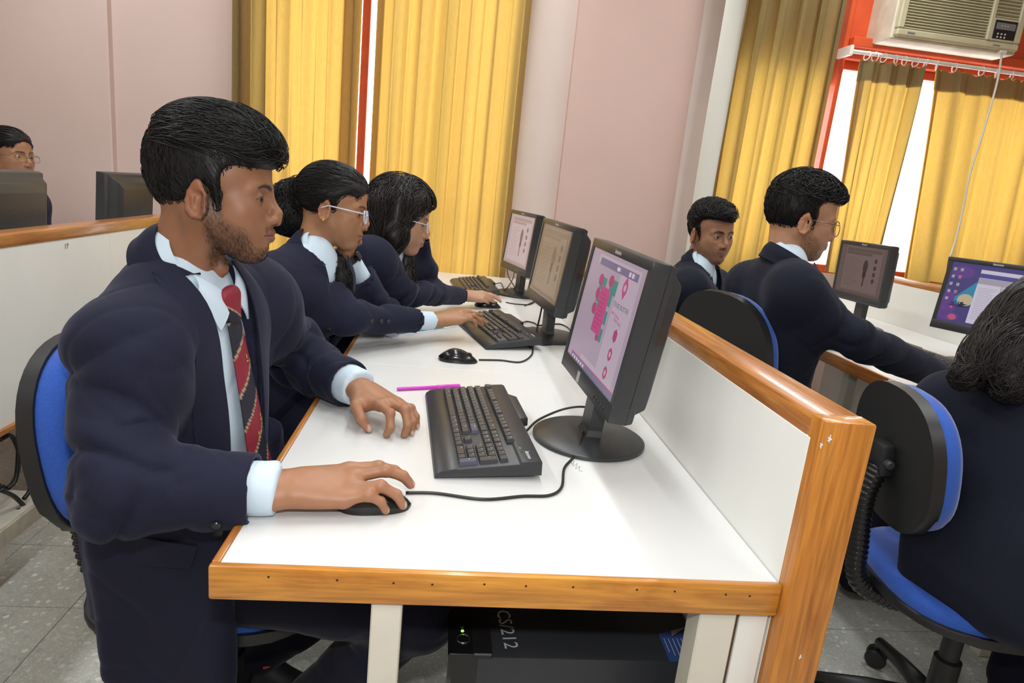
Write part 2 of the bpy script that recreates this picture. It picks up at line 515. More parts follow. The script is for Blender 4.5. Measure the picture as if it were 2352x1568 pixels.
def curtain(name, label, xl, xr, z0, z1, y, nfold, seed, amp=.035, flare=0.0, hemw=0.05, xl2=None, xr2=None, pinch=0.0, group=None):
    """pleated hanging cloth; xl2/xr2: edges at the bottom"""
    rs = np.random.default_rng(seed)
    e = empty(name, ((xl+xr)/2, y, z0), 0, label, 'curtain', group)
    nu, nv = nfold*26, 44
    xl2 = xl if xl2 is None else xl2; xr2 = xr if xr2 is None else xr2
    u = np.linspace(0, 1, nu); v = np.linspace(0, 1, nv)          # v=0 top
    ph = np.cumsum(rs.uniform(.6, 1.5, nu)); ph = ph/ph[-1]*nfold*2*np.pi
    a = np.interp(u, np.linspace(0, 1, nfold+1), rs.uniform(.5, 1.25, nfold+1))
    U, Vv = np.meshgrid(u, v)
    PH = np.tile(ph, (nv, 1)); A = np.tile(a, (nv, 1))
    L = xl+(xl2-xl)*Vv; R = xr+(xr2-xr)*Vv
    X = L+(R-L)*U+.010*np.sin(2*PH)*A*min(1, 5/nfold)
    k = 1-pinch*np.exp(-Vv*9)
    Y = y+amp*A*k*np.sin(PH+.5*np.sin(2.2*Vv+seed))+.012*np.sin(3*PH*.31+2*Vv+seed)*k+.0035*np.sin(3.3*PH+1.1*np.sin(3*Vv))*k
    Z = z1+(z0-z1)*Vv
    P = np.stack([X, Y, Z], -1).reshape(-1, 3)
    if pinch:
        P[:nu, 2] += .008*np.sin(ph*3.1)
    idx = np.arange(nu*nv).reshape(nv, nu)
    Q = np.stack([idx[:-1, :-1], idx[1:, :-1], idx[1:, 1:], idx[:-1, 1:]], -1).reshape(-1, 4)
    loc = np.array(e.location)
    link('cloth', mesh_np('cloth', P-loc, Q), CURT, e)
    # turned side hems: a second layer of cloth
    for side in (0, 1):
        m = max(3, int(hemw/(abs(xr-xl))*nu))
        cols = idx[:, :m] if side == 0 else idx[:, -m:]
        PP = P[cols.ravel()].copy(); PP[:, 1] += .006
        id2 = np.arange(cols.size).reshape(cols.shape)
        Q2 = np.stack([id2[:-1, :-1], id2[1:, :-1], id2[1:, 1:], id2[:-1, 1:]], -1).reshape(-1, 4)
        link('hem', mesh_np('hem', PP-loc, Q2), CURT, e)
    return e, P, idx
CY1 = 2.985
curtain('window_curtain', 'floor-length olive gold curtain at the left window, left of the bright gap', wx(533, 0, CY1), wx(832, 0, CY1), .12, 2.9, CY1, 5, 3, amp=.030, hemw=.10, group='curtains')
curtain('window_curtain', 'olive gold curtain hanging behind the far end of the desk row', wx(866, 0, CY1), wx(1222, 0, CY1), .12, 2.9, CY1, 6, 5, amp=.028, hemw=.05, group='curtains')
CY2 = 2.96
rc, _, _ = curtain('window_curtain', 'tall olive gold curtain beside the pink column with a pale lining edge', wx(1712, 0, CY2), wx(1942, 0, CY2), .12, 2.9, CY2, 5, 11, amp=.036, hemw=.05, group='curtains')
# pale lining that shows along its left edge
x0, x1 = wx(1668, 0, CY2), wx(1716, 0, CY2)
nu, nv = 10, 30
P = []
for j in range(nv):
    for i in range(nu):
        s = i/(nu-1); t = j/(nv-1)
        P.append((x0+(x1-x0)*s+.006*math.sin(9*t), CY2+.01+.022*math.sin(s*3.4+.4*math.sin(7*t)), 2.9+(.12-2.9)*t))
idx = np.arange(nu*nv).reshape(nv, nu)
Q = np.stack([idx[:-1, :-1], idx[1:, :-1], idx[1:, 1:], idx[:-1, 1:]], -1).reshape(-1, 4)
link('lining', mesh_np('lining', np.array(P)-np.array(rc.location), Q), LINING, rc, label='pale cotton lining strip')

# short curtains on the white rod under the air conditioner
CY3 = 2.93
r0, r1 = at(1955, 118, 'y', CY3), at(2352, 170, 'y', CY3)
rodz = float((r0[2]+r1[2])/2)
RODM = mat('white_enamel_rod', (0.78, 0.74, 0.68), 0.35)
rod = empty('curtain_rod', (float(r0[0]), CY3, rodz), 0, 'white curtain rod with brackets under the air conditioner', 'curtain rod')
MB().tube([(0, 0, 0), (1.75, 0, 0)], .011, 12).build('rod', RODM, rod, auto=40)
for bx in (-.012, 1.2):
    MB().box((bx, -.012, -.022), (bx+.02, .12, .03), .003).build('bracket', RODM, rod)
def ring_mesh():
    a = np.linspace(0, 2*np.pi, 17)
    V, F = tube_vf(np.stack([0*a, .021*np.cos(a), .024*np.sin(a)], -1), .0035, 6, False)
    me = mesh('curtain_ring', V, F, True); me.materials.append(RODM); return me
RINGME = ring_mesh()
def short_curtain(label, ul, ur, seed, nring, x2l=0.0, x2r=0.0, nf=6):
    a = float(at(ul, 150, 'y', CY3)[0]); b = float(at(ur, 165, 'y', CY3)[0])
    e, P, idx = curtain('window_curtain', label, a, b, .95, rodz-.035, CY3, nf, seed, amp=.032, hemw=.045, xl2=a+x2l, xr2=b+x2r, pinch=.35, group='curtains')
    nh_ = 5
    for lay in (1, 2):
        PP = P[idx[:nh_].ravel()].copy(); PP[:, 1] += .005*lay
        id2 = np.arange(idx[:nh_].size).reshape(idx[:nh_].shape)
        Q2 = np.stack([id2[:-1, :-1], id2[1:, :-1], id2[1:, 1:], id2[:-1, 1:]], -1).reshape(-1, 4)
        link('heading_tape', mesh_np('heading_tape', PP-np.array(e.location), Q2), CURT, e)
    for i in range(nring):
        x = a+.02+(b-a-.04)*(i+.5*float(RNG.uniform(-.5, .5)))/max(1, nring-1)
        o = link('curtain_ring', RINGME, None, e, loc=(x-e.location[0], 0, rodz-.014-e.location[2]))
        o.rotation_euler = (0, float(RNG.uniform(-.2, .2)), float(RNG.uniform(-.5, .5)))
short_curtain('short olive gold curtain on the white rod, left of the white window gap', 1978, 2128, 21, 7, 0.05, -.03, 4)
short_curtain('short olive gold curtain on the white rod, right of the white window gap', 2152, 2600, 23, 11, .12, 0, 7)

# ---------------------------------------------------------------- air conditioner
AY = 2.80
ax0, ax1 = float(at(2052, 90, 'y', AY)[0]), float(at(2345, 112, 'y', AY)[0])
az0 = float(at(2190, 104, 'y', AY)[2]); az1 = az0+.40
ACM = mat('aged_cream_plastic', (0.50, 0.46, 0.30), 0.42, 0.45, noise=.08, nscale=8)
ACD = mat('vent_dark', (0.05, 0.045, 0.03), 0.7)
ac = empty('air_conditioner', (ax0, AY, az0), 0, 'window air conditioner in aged cream plastic set in red boarding', 'air conditioner')
aw, ah = ax1-ax0, az1-az0
MB().box((0, .03, 0), (aw, .36, ah), .006).build('casing', mat('ac_sleeve', (.62, .56, .44), .5, noise=.15, nscale=14), ac)
fr = MB()
fr.box((.012, 0, .012), (aw-.012, .035, .05), .008); fr.box((.012, 0, ah-.04), (aw-.012, .035, ah-.012), .008)
fr.box((.012, 0, .05), (.05, .035, ah-.04), .006); fr.box((aw-.05, 0, .05), (aw-.012, .035, ah-.04), .006)
vx = aw*.73
fr.box((vx-.018, -.004, .05), (vx+.006, .035, ah-.04), .004)
fr.build('front_frame', ACM, ac, auto=35)
MB().box((.05, .034, .05), (aw-.05, .038, ah-.04)).build('vent_cavity', ACD, ac)
sv, sf = box_vf((0, 0, -.0028), (vx-.018-.05, .02, .0028), .001); sme = mesh('grille_slat', sv, sf); sme.materials.append(ACM)
n = 22
for i in range(n):
    link('slat', sme, None, ac, loc=(.05, .006, .057+(ah-.105)*i/(n-1)), rot=(-.35, 0, 0))
sv, sf = box_vf((0, 0, -.003), (aw-.05-vx-.006, .02, .003), .001); sme2 = mesh('vent_slat', sv, sf); sme2.materials.append(ACM)
for i in range(11):
    link('slat', sme2, None, ac, loc=(vx+.006, .006, .175+.0175*i), rot=(-.5, 0, 0))
MB().box((vx+.006, -.002, .05), (aw-.05, .03, .165), .004).build('control_panel_frame', ACM, ac)
cp = MB().box((vx+.012, -.005, .06), (aw-.056, .01, .155), .003).build('control_panel', GLOSSBLK, ac)
cw = aw-.056-vx-.012
MB().box((vx+.022, -.0065, .108), (aw-.066, .0, .142), .001).build('display', mat('ac_display', (.16, .16, .16), .2), cp)
for i in range(3):
    c = (vx+.012+cw*(.2+.16*i), -.006, .085)
    for dz in (0, -.016):
        MB().lathe([(.0045, 0), (.0045, .003), (.003, .004)], 12, Matrix.Translation((c[0], c[1], c[2]+dz)) @ Matrix.Rotation(math.pi/2, 4, 'X')).build('button', mat('ac_button', (.55, .55, .5), .4), cp)
for i, cc in enumerate(((.5, .5, .45), (.5, .5, .45), (.5, .5, .45), (.7, .12, .06))):
    MB().lathe([(.003, 0), (.003, .002)], 10, Matrix.Translation((vx+.012+cw*(.3+.13*i), -.0065, .126)) @ Matrix.Rotation(math.pi/2, 4, 'X')).build('indicator', mat('ac_ind%d' % (i == 3), cc, .4), cp)
MB().box((.07, -.002, .026), (.115, .002, .036), .001).build('badge', mat('ac_badge', (.30, .34, .38), .3, metal=.6), ac)
MB().box((vx+.03, -.002, .026), (vx+.075, .002, .033), .001).build('badge', MATS['ac_badge'], ac)
# its white supply cable
p0 = at(2302, 118, 'y', AY+.02); pts = [p0, at(2290, 190, 'y', 2.85), at(2262, 290, 'y', 2.85), at(2228, 400, 'y', 2.84), at(2212, 480, 'y', 2.84), at(2195, 550, 'y', 2.83), at(2182, 590, 'y', 2.82)]
cb = empty('power_cable', tuple(pts[-1]), 0, 'white power cable hanging from the air conditioner in front of the curtain', 'cable')
MB().tube(spline(np.array(pts)-pts[-1], 50), .0055, 8).build('lead', WCABLE, cb, smooth=True)
tail = [pts[-1], at(2178, 612, 'y', 2.815), at(2172, 660, 'y', 2.8), at(2165, 720, 'y', 2.79)]
MB().tube(spline(np.array(tail)-pts[-1], 16), .007, 8).build('taped_joint', CABLE, cb, smooth=True)
MB().box((-.02, -.012, -.012), (.02, .012, .012), .003, Matrix.Translation(Vector(p0-pts[-1]))).build('clip', WCABLE, cb)
# ================================================================ DESK ROWS
def child(ob, root):
    """parent an object that was built in world coordinates"""
    ob.parent = root
    ob.matrix_parent_inverse = root.matrix_basis.inverted()
    return ob

DARKW = mat('dark_lining_board', (0.10, 0.045, 0.02), 0.6, noise=.2, nscale=20)
NAIL = mat('nail_hole', (0.03, 0.015, 0.008), 0.8)
def desk_row(name, label, plabel, x0, x1, y0, y1, seams, legs_y, post=True):
    t, e, q = .0463, .0115, .067
    root = empty(name, (x0, y0, 0), 0, label, 'desk')
    P = lambda mb, nm, m, **k: child(mb.build(nm, m, None, **k), root)
    ys = [y0+e] + seams + [y1]
    for a, b in zip(ys[:-1], ys[1:]):
        P(MB().box((x0+e, a+.0011, H-.020), (x1-.0016, b-.0011, H), .0008), 'desktop', LAM)
    P(MB().box((x0, y0, H-t), (x1, y0+e, H+.0012), .0035, seg=2), 'front_edging', WOODX, auto=40)
    P(MB().box((x0, y0+e, H-t), (x0+e, y1, H+.0008), .003, seg=2), 'side_edging', WOODY, auto=40)
    P(MB().box((x0+.02, y0+.02, H-t-.0), (x1, y1, H-.021), .001), 'underframe', DARKW)
    for k, yy in enumerate(legs_y):
        P(MB().box((x0+.20, yy+.008, 0), (x0+.240, yy+.048, H-t), .002), 'leg', CREAM)
        P(MB().box((x1-.105, yy+.008, 0), (x1-.052, yy+.048, H-t), .002), 'leg', CREAM)
    # partition: laminate panels, wooden cap rail, end post
    pr = empty('desk_partition', (x1+q/2, y0, 0), 0, plabel, 'partition')
    P = lambda mb, nm, m, **k: child(mb.build(nm, m, None, **k), pr)
    joints = [y0+e] + seams + [y1]
    for a, b in zip(joints[:-1], joints[1:]):
        P(MB().box((x1, a+.0008, .10), (x1+q-.014, b-.0008, PT-.03), .001), 'partition_panel', PANEL)
        P(MB().box((x1+q-.013, a+.0008, .10), (x1+q, b-.0008, PT-.03), .001), 'partition_panel', PANEL)
    P(MB().box((x1+.0005, y0+.02, PT-.034), (x1+q+.004, y1, PT), .004, seg=2), 'cap_rail', WOODY, auto=40)
    if post:
        P(MB().box((x1+.0005, y0-.012, 0), (x1+q+.004, y0+.022, PT+.001), .0035, seg=2), 'end_post', WOODZ, auto=40)
    P = lambda mb, nm, m, **k: child(mb.build(nm, m, None, **k), root)
    P(MB().box((x1-.045, y0+.012, 0), (x1-.004, y0+.03, H-t), .001), 'end_panel', PANEL)
    P(MB().box((x1-.052, y0+.016, 0), (x1-.045, y0+.034, H-t), .0005), 'filler_strip', DARKW)
    return root, pr

YE = 2.90
d1, p1 = desk_row('computer_desk', 'long white computer desk with orange varnished wood edges in the foreground', 'white partition with a varnished wood cap and end post beside the nearest monitor', 0, DW, 0, YE, [.953, 1.94], [.0, .95, 1.93])
nh = MB()
for k in range(11):
    x = .08+.064*k+float(RNG.uniform(-.02, .02))
    nh.lathe([(.0016, 0), (.0012, .0006)], 8, Matrix.Translation((x, -.0002, H-.010-float(RNG.uniform(0, .006)))) @ Matrix.Rotation(math.pi/2, 4, 'X'))
o = tag(child(nh.build('nail_holes', NAIL), d1), kind='stuff')
# chipped paint marks on the post
mk = MB()
for (u, w, r) in ((1905, 1008, .0055), (1886, 1022, .004), (1838, 1508, .004)):
    p = at(u, w, 'y', -.0124)
    V = [(float(p[0])+r*(.6+.4*math.sin(5*a+u))*math.cos(a)*.7, -.0126, float(p[2])+r*(.7+.3*math.cos(3*a+w))*math.sin(a)*1.3) for a in np.linspace(0, 2*np.pi, 12, endpoint=False)]
    mk.add(V, [tuple(range(12))])
tag(child(mk.build('chip_marks', WHITEP), p1), kind='stuff')

X2, X2B = 1.765, 2.63
d2, p2 = desk_row('computer_desk', 'white computer desk with wood edging along the window side at the right', 'low white partition with a wood cap behind the monitors on the window side', X2, X2B, -.35, YE, [.80, 1.69], [-.35, .8, 1.69])
# left row: seen from behind its partition
X0B = -.88
d0, p0_ = desk_row('computer_desk', 'computer desk row hidden behind the left partition', 'long white partition with a wood cap and a handwritten 17 at the left', X0B-.067-.75, X0B-.067, -.35, YE, [.75, 1.60], [-.35, .8, 1.6])
child(MB().box((X0B+.001, -.3, .468), (X0B+.012, 1.9, .485), .002).build('bottom_edging', WOODY), p0_)
p = at(153, 566, 'x', X0B+.0012)
text('handwritten_number', '17', .022, mat('pencil_ink', (.03, .03, .03), .8), frame_m(p, (0, 1, 0), (0, .05, 1), (1, 0, 0)))
child(bpy.data.objects['handwritten_number'], p0_)
for nm in [c for c in p0_.children if c.name.startswith('partition_panel')]:
    # cut the near-side skin short: open shelf bay below
    if max(v.co.x for v in nm.data.vertices) > X0B-.002:
        for v in nm.data.vertices:
            if v.co.z < .3: v.co.z += .375
    else:
        for v in nm.data.vertices:
            if v.co.z < .3: v.co.z += .45
# low shelf under it with computers and cables
sh = empty('low_shelf', (X0B-.3, .2, 0), 0, 'low white shelf carrying computers under the left partition', 'shelf')
child(MB().box((X0B-.6, -.2, .205), (X0B+.03, 1.13, .235), .002).build('board', mat('dusty_laminate', (.55, .53, .46), .7, noise=.25, nscale=9)), sh)
child(MB().box((X0B+.03, -.2, .185), (X0B+.042, 1.13, .236), .002).build('front_edging', mat('dusty_edge', (.42, .38, .30), .7, noise=.3, nscale=18)), sh)
for y in (-.1, .5, 1.08):
    child(MB().box((X0B-.5, y, 0), (X0B-.1, y+.04, .205), .002).build('leg', CREAM), sh)

# ================================================================ MONITORS
def rect(x0, y0, x1, y1): return [(x0, y0), (x1, y0), (x1, y1), (x0, y1)]
def disc(cx, cy, rx, ry, n=16): return [(cx+rx*math.cos(2*math.pi*i/n), cy+ry*math.sin(2*math.pi*i/n)) for i in range(n)]
def lines(x0, x1, y0, y1, n, th, seed=1):
    r = random.Random(seed)
    return [rect(x0, y0+(y1-y0)*i/n, x0+(x1-x0)*r.uniform(.6, 1), y0+(y1-y0)*i/n+th) for i in range(n)]

BRAND = mat('brand_print', (.85, .85, .86), .35)
def monitor(label, c, yaw, tilt, roll, items, back, base_xy=None, group='monitors', s=1.0, brand=True):
    """front centre c; the screen faces -X at yaw 0"""
    w, h = .345*s, .285*s
    n = np.array([-math.cos(yaw)*math.cos(tilt), -math.sin(yaw)*math.cos(tilt), math.sin(tilt)])
    rt = np.array([math.sin(yaw), -math.cos(yaw), 0.])
    up = np.cross(n, rt)
    if up[2] < 0: up = -up
    cc, ss = math.cos(roll), math.sin(roll)
    rt, up = cc*rt+ss*up, -ss*rt+cc*up
    c = np.array(c, float)
    bx = base_xy if base_xy is not None else (c-n*.055)[:2]
    root = empty('monitor', (float(bx[0]), float(bx[1]), H), 0, label, 'monitor', group)
    inv = Matrix.Translation(-Vector(root.location))
    M = inv @ frame_m(c, rt, up, n)       # local: x right, y up, z out of the screen
    bz, bt, bb = .016*s, .018*s, .034*s   # bezel widths
    # bezel ring
    mb = MB()
    sx0, sx1, sy0, sy1 = -w/2+bz, w/2-bz, -h/2+bb, h/2-bt
    d = .034
    mb.box((-w/2, -h/2, -d), (w/2, sy0, 0), .0025, M, 2); mb.box((-w/2, sy1, -d), (w/2, h/2, 0), .0025, M, 2)
    mb.box((-w/2, sy0-.003, -d), (sx0, sy1+.003, -.0003), .002, M); mb.box((sx1, sy0-.003, -d), (w/2, sy1+.003, -.0003), .002, M)
    mb.build('bezel', GREYP, root, auto=35)
    # back shell: tapering
    V = []
    lv = [(-d+.001, 1.0, 1.0, 0), (-d-.012, .985, .975, 0), (-d-.016, .90, .90, .0), (-d-.040, .83, .80, -.004), (-d-.052, .70, .62, -.006)]
    for z, a, b, dy in lv:
        V += [(-w/2*a, -h/2*b+dy, z), (w/2*a, -h/2*b+dy, z), (w/2*a, h/2*b+dy, z), (-w/2*a, h/2*b+dy, z)]
    F = []
    for k in range(len(lv)-1):
        for j in range(4):
            F.append((k*4+j, k*4+4+j, k*4+4+(j+1) % 4, k*4+(j+1) % 4))
    F.append((4*len(lv)-4, 4*len(lv)-1, 4*len(lv)-2, 4*len(lv)-3))
    bm = bmesh.new(); vs = [bm.verts.new(v) for v in V]
    for f in F: bm.faces.new([vs[i] for i in f])
    bmesh.ops.bevel(bm, geom=bm.edges[:], offset=.0025, segments=2, profile=.5, affect='EDGES')
    V, F = bm_out(bm)
    shell = MB().add(V, F, M).build('back_shell', GREYP, root, auto=30)
    if back:
        vents = MB()
        for k in range(14):
            x = -w*.3+w*.6*k/13
            vents.box((x-.004, h*.43, -d-.0185), (x+.004, h*.445, -d-.012), 0, M)
        for x in (-.05, .05):
            vents.lathe([(.0025, 0), (.002, .0015)], 10, M @ Matrix.Translation((x, .03, -d-.053)))
        tag(vents.build('vent_slots', BLK, shell), kind='stuff')
    # glass
    sc = bpy.data.objects.new('screen', mesh('screen', [((sx0), sy0, -.003), (sx1, sy0, -.003), (sx1, sy1, -.003), (sx0, sy1, -.003)], [(0, 1, 2, 3)]))
    sc.data.materials.append(items[0]); sc.data.transform(Matrix.Identity(4))
    COL.objects.link(sc); sc.parent = root; sc.matrix_basis = M
    # picture pieces live on a helper frame centred on the glass
    cxs, cys = (sx0+sx1)/2, (sy0+sy1)/2
    k = 0
    for nm, m, polys in items[1]:
        k += 1
        split = 'lines' not in nm and nm != 'palm_leaves'
        pb = MB()
        for pl in polys:
            if split: pb = MB()
            pb.add([(cxs+(a-.5)*(sx1-sx0), cys+(b-.5)*(sy1-sy0), -.0027+.00014*k) for a, b in pl], [tuple(range(len(pl)))])
            if split: pb.build(nm.rstrip('s') if len(polys) > 1 else nm, m, sc)
        if not split: tag(pb.build(nm, m, sc), kind='stuff')
    for nm, m, s_, (a, b), size, ang in items[2]:
        k += 1
        V, F = text_vf(s_, size, Matrix.Translation((cxs+(a-.5)*(sx1-sx0), cys+(b-.5)*(sy1-sy0), -.0027+.00014*k)) @ Matrix.Rotation(ang, 4, 'Z'))
        MB().add(V, F).build(nm, m, sc)
    # buttons and brand
    for i in range(5):
        MB().box((w/2-.10+.015*i, -h/2+.012, -.002), (w/2-.092+.015*i, -h/2+.017, .0015), .0008, M).build('button', BLK, root)
    if brand:
        V, F = text_vf('lenovo', .013, M @ Matrix.Translation((0, h/2-bt/2, .0004)))
        MB().add(V, F).build('brand_mark', BRAND, root)
    # neck and base
    bxy = np.array([bx[0], bx[1]])
    ax = nrm([n[0], n[1], 0]); sd = np.array([-ax[1], ax[0], 0])
    Mb = frame_m((0, 0, 0), sd, ax, (0, 0, 1))   # y = towards the user
    low = c-up*(h/2-.05)-n*(d+.02)-np.array(root.location)
    nk = MB()
    pts = [(-.03, -.012), (.03, -.012), (.026, .016), (-.026, .016)]
    ring = []
    zt = float(low[2]); off = float(np.dot(low, ax))
    for z, k_, o_ in ((.008, 1.25, 0), (.03, 1.0, off*.3), (zt*.7, 1.0, off*.7), (zt+.02, 1.0, off)):
        ring.append([(x*k_, y*k_+o_, z) for x, y in pts])
    V = [v for r_ in ring for v in r_]; F = []
    for i in range(len(ring)-1):
        for j in range(4): F.append((i*4+j, i*4+(j+1) % 4, i*4+4+(j+1) % 4, i*4+4+j))
    F += [(3, 2, 1, 0), tuple(range(len(V)-4, len(V)))]
    nk.add(V, F, Mb).build('neck', GREYP, root)
    prof = [(.112, 0), (.116, .002), (.116, .008), (.110, .0115), (.06, .0145), (.03, .018)]
    S = Matrix.Scale(1.0, 4)
    MB().lathe([(r*1.0, z) for r, z in prof], 48).build('base', GREYP, root, auto=35)
    return root

LAV = emit('screen_lavender', (.33, .255, .315), 1.0)
LAV2 = emit('screen_lavender_light', (.40, .32, .385), 1.0)
PUR = emit('screen_purple', (.15, .12, .21), 1.0)
MAG = emit('screen_magenta', (.42, .06, .185), 1.0)
TEAL = emit('screen_teal', (.055, .20, .18), 1.0)
CRIM = emit('screen_crimson', (.34, .05, .13), 1.0)
INK = emit('screen_ink', (.10, .07, .11), 1.0)
WHT = emit('screen_white', (.55, .47, .55), 1.0)
def hexa(cx, cy, r): return [(cx+r*math.cos(a)*.8, cy+r*1.25*math.sin(a)) for a in (math.pi/2+i*math.pi/3 for i in range(6))]
pg1 = (LAV, [
    ('page_background', LAV2, [rect(.16, .04, .93, .97)]),
    ('page_margin', LAV, [rect(.16, .04, .30, .90), rect(.30, .10, .62, .90)]),
    ('header_bar', PUR, [rect(.20, .885, .90, .945)]),
    ('task_bar', PUR, [rect(.10, .0, 1, .05)]), ('task_rule', MAG, [rect(.10, .05, 1, .058)]),
    ('tab_shapes', TEAL, [rect(.30, .69, .42, .80), rect(.49, .70, .62, .82), rect(.30, .58, .36, .68), rect(.30, .47, .36, .57), rect(.50, .60, .58, .70), rect(.50, .45, .58, .56), rect(.50, .30, .58, .41)]),
    ('round_shapes', CRIM, [disc(.31, .77, .045, .05), disc(.50, .80, .045, .05), disc(.31, .65, .04, .05), disc(.31, .52, .04, .05), disc(.50, .33, .03, .04)]),
    ('pink_panel', MAG, [rect(.355, .34, .535, .73)]),
    ('panel_lines', CRIM, lines(.38, .51, .38, .70, 9, .012)),
    ('gem_shape', MAG, [[(.75, .90), (.79, .83), (.79, .78), (.75, .71), (.71, .78), (.71, .83)]]),
    ('gem_centre', LAV2, [hexa(.75, .805, .025)]),
    ('hexagons', CRIM, [hexa(.80, .44, .045), hexa(.80, .29, .045), hexa(.80, .14, .045)]),
    ('hexagon_centres', LAV2, [hexa(.80, .29, .02), hexa(.80, .14, .02)]),
    ('icons', WHT, [rect(.14+.05*i, .012, .165+.05*i, .038) for i in range(6)] + [rect(.55, .90, .60, .93), rect(.76, .90, .79, .935), rect(.81, .90, .84, .935)]),
    ], [('title_text', INK, 'TENSE BUSTER', (.77, .655), .0125, 0), ('handwriting', CRIM, 'past tense', (.72, .585), .011, -.1), ('handwriting', CRIM, 'exercises', (.78, .545), .011, -.1)])
QS = mat('sticker_silver', (.55, .55, .56), .35, metal=.4)

def doc_page(a, b, c, d):
    return (a, [
        ('page_background', b, [rect(.12, .08, .92, .97)]),
        ('header_bar', c, [rect(.14, .88, .90, .95)]), ('heading_band', c, [rect(.14, .82, .70, .87)]),
        ('text_lines', c, lines(.16, .50, .18, .78, 12, .008)),
        ('figure_shape', d, [disc(.60, .60, .05, .14), rect(.585, .2, .615, .50), disc(.60, .44, .04, .07)]),
        ('badges', d, [hexa(.80, .74, .04), hexa(.80, .60, .04), hexa(.80, .47, .04), hexa(.80, .34, .04)]),
        ('task_bar', c, [rect(0, 0, 1, .045)])], [])
BR1 = emit('screen_brown', (.11, .07, .046), 1.0); BR2 = emit('screen_brown_light', (.145, .095, .063), 1.0); BR3 = emit('screen_brown_line', (.10, .062, .04), 1.0); BR4 = emit('screen_brown_dark', (.075, .045, .03), 1.0)  # browns: curtain reflection and slanted viewing tint put into the second monitor's emission colours
L3a = emit('screen_mauve', (.36, .28, .31), 1.0); L3b = emit('screen_mauve_light', (.43, .34, .37), 1.0); L3c = emit('screen_mauve_line', (.30, .225, .24), 1.0); L3d = emit('screen_mauve_dark', (.13, .085, .10), 1.0)
U1 = emit('screen_umber', (.085, .055, .05), 1.0); U2 = emit('screen_umber_light', (.115, .078, .072), 1.0); U3 = emit('screen_umber_line', (.07, .045, .042), 1.0); U4 = emit('screen_umber_dark', (.022, .014, .014), 1.0)
m1 = monitor('nearest charcoal monitor, showing a pink and green page, on the foreground desk', (.564, .455, 1.011), .075, .13, -.027, pg1, False, (.583, .498))
# silver service sticker on the lower bezel
def bezel_sticker(root, c, yaw, tilt, u, v, w, h):
    n = np.array([-math.cos(yaw)*math.cos(tilt), -math.sin(yaw)*math.cos(tilt), math.sin(tilt)]); rt = np.array([math.sin(yaw), -math.cos(yaw), 0.]); up = np.cross(n, rt)
    if up[2] < 0: up = -up
    M = Matrix.Translation(-Vector(root.location)) @ frame_m(np.array(c), rt, up, n)
    MB().box((u-w/2, v-h/2, 0), (u+w/2, v+h/2, .0006), 0, M).build('sticker', QS, root)
bezel_sticker(m1, (.564, .455, 1.011), .075, .13, -.04, -.127, .016, .022)
m2 = monitor('second charcoal monitor in the front row, its page tinted brown by painted curtain reflection', (.60, 1.385, 1.01), .145, .117, -.02, doc_page(BR1, BR2, BR3, BR4), False, (.635, 1.44))
m3 = monitor('farthest charcoal monitor of the front row, next to the curtain', (.592, 2.31, 1.003), .25, .092, -.01, doc_page(L3a, L3b, L3c, L3d), False, (.625, 2.33))
m4 = monitor('charcoal monitor on the window side desk facing the boy with glasses', (2.24, 2.19, 1.02), .08, -.03, 0, doc_page(U1, U2, U3, U4), False)
# right monitor with a desktop picture
N1 = emit('desktop_navy', (.055, .045, .16), 1.0); N2 = emit('desktop_violet', (.10, .045, .20), 1.0); N3 = emit('desktop_sky', (.03, .20, .33), 1.0); N4 = emit('desktop_sand', (.42, .36, .22), 1.0)
N5 = emit('window_page', (.50, .46, .56), 1.0); N6 = emit('window_bar', (.06, .06, .22), 1.0); N7 = emit('window_grey', (.30, .28, .33), 1.0); N8 = emit('photo_blue', (.035, .05, .20), 1.0); N9 = emit('icon_red', (.40, .08, .16), 1.0); N10 = emit('window_text', (.33, .30, .38), 1.0); N11 = emit('palm_dark', (.012, .012, .04), 1.0)
def palm(cx, cy, r):
    out = []
    for k in range(7):
        a = math.pi*(.05+.15*k)
        out.append([(cx, cy), (cx+r*.5*math.cos(a)-.008, cy+r*.62*math.sin(a)+.02), (cx+r*math.cos(a), cy+r*.75*math.sin(a)), (cx+r*.5*math.cos(a)+.008, cy+r*.5*math.sin(a))])
    return out
pg5 = (N1, [
    ('desktop_glow', N2, [disc(.08, .30, .10, .2), disc(.15, .85, .13, .1), disc(.1, .1, .15, .08)]),
    ('desktop_sky', N3, [[(.13, .42), (.33, .72), (.40, .50), (.34, .33), (.15, .32)]]), ('desktop_sand', N4, [disc(.26, .40, .09, .10)]),
    ('palm_leaves', N11, palm(.20, .27, .13)),
    ('flower', N9, [disc(.17, .09, .05, .05)]),
    ('icons', N7, [rect(.03+.08*(i % 2), .86-.125*(i//2), .065+.08*(i % 2), .91-.125*(i//2)) for i in range(9)]),
    ('icons_red', N9, [rect(.115, .73-.25*i, .145, .775-.25*i) for i in range(3)]),
    ('window_page', N5, [rect(.34, .04, 1.0, .93)]),
    ('window_bar', N6, [rect(.34, .80, 1.0, .87)]), ('heading_band', N7, [rect(.34, .70, .90, .795)]),
    ('page_gap', N7, [rect(.60, .04, .615, .70)]),
    ('text_lines', N10, lines(.37, .58, .12, .66, 18, .008, 3)+lines(.64, .85, .10, .36, 9, .008, 4)),
    ('photo', N3, [rect(.66, .42, .88, .62)]), ('photo_backdrop', N5, [rect(.66, .50, .88, .62)]),
    ('photo_figure', N8, [disc(.78, .54, .05, .07), [(.68, .42), (.88, .42), (.84, .50), (.72, .50)]]), ('photo_accent', N9, [rect(.84, .42, .88, .48)])],
    [])
bM = at(2114, 744, 'x', 2.19)
m5 = monitor('monitor at the right showing a dark blue desktop with a document window', (2.30, 1.49, 1.015), .42, .10, -.0, pg5, False)
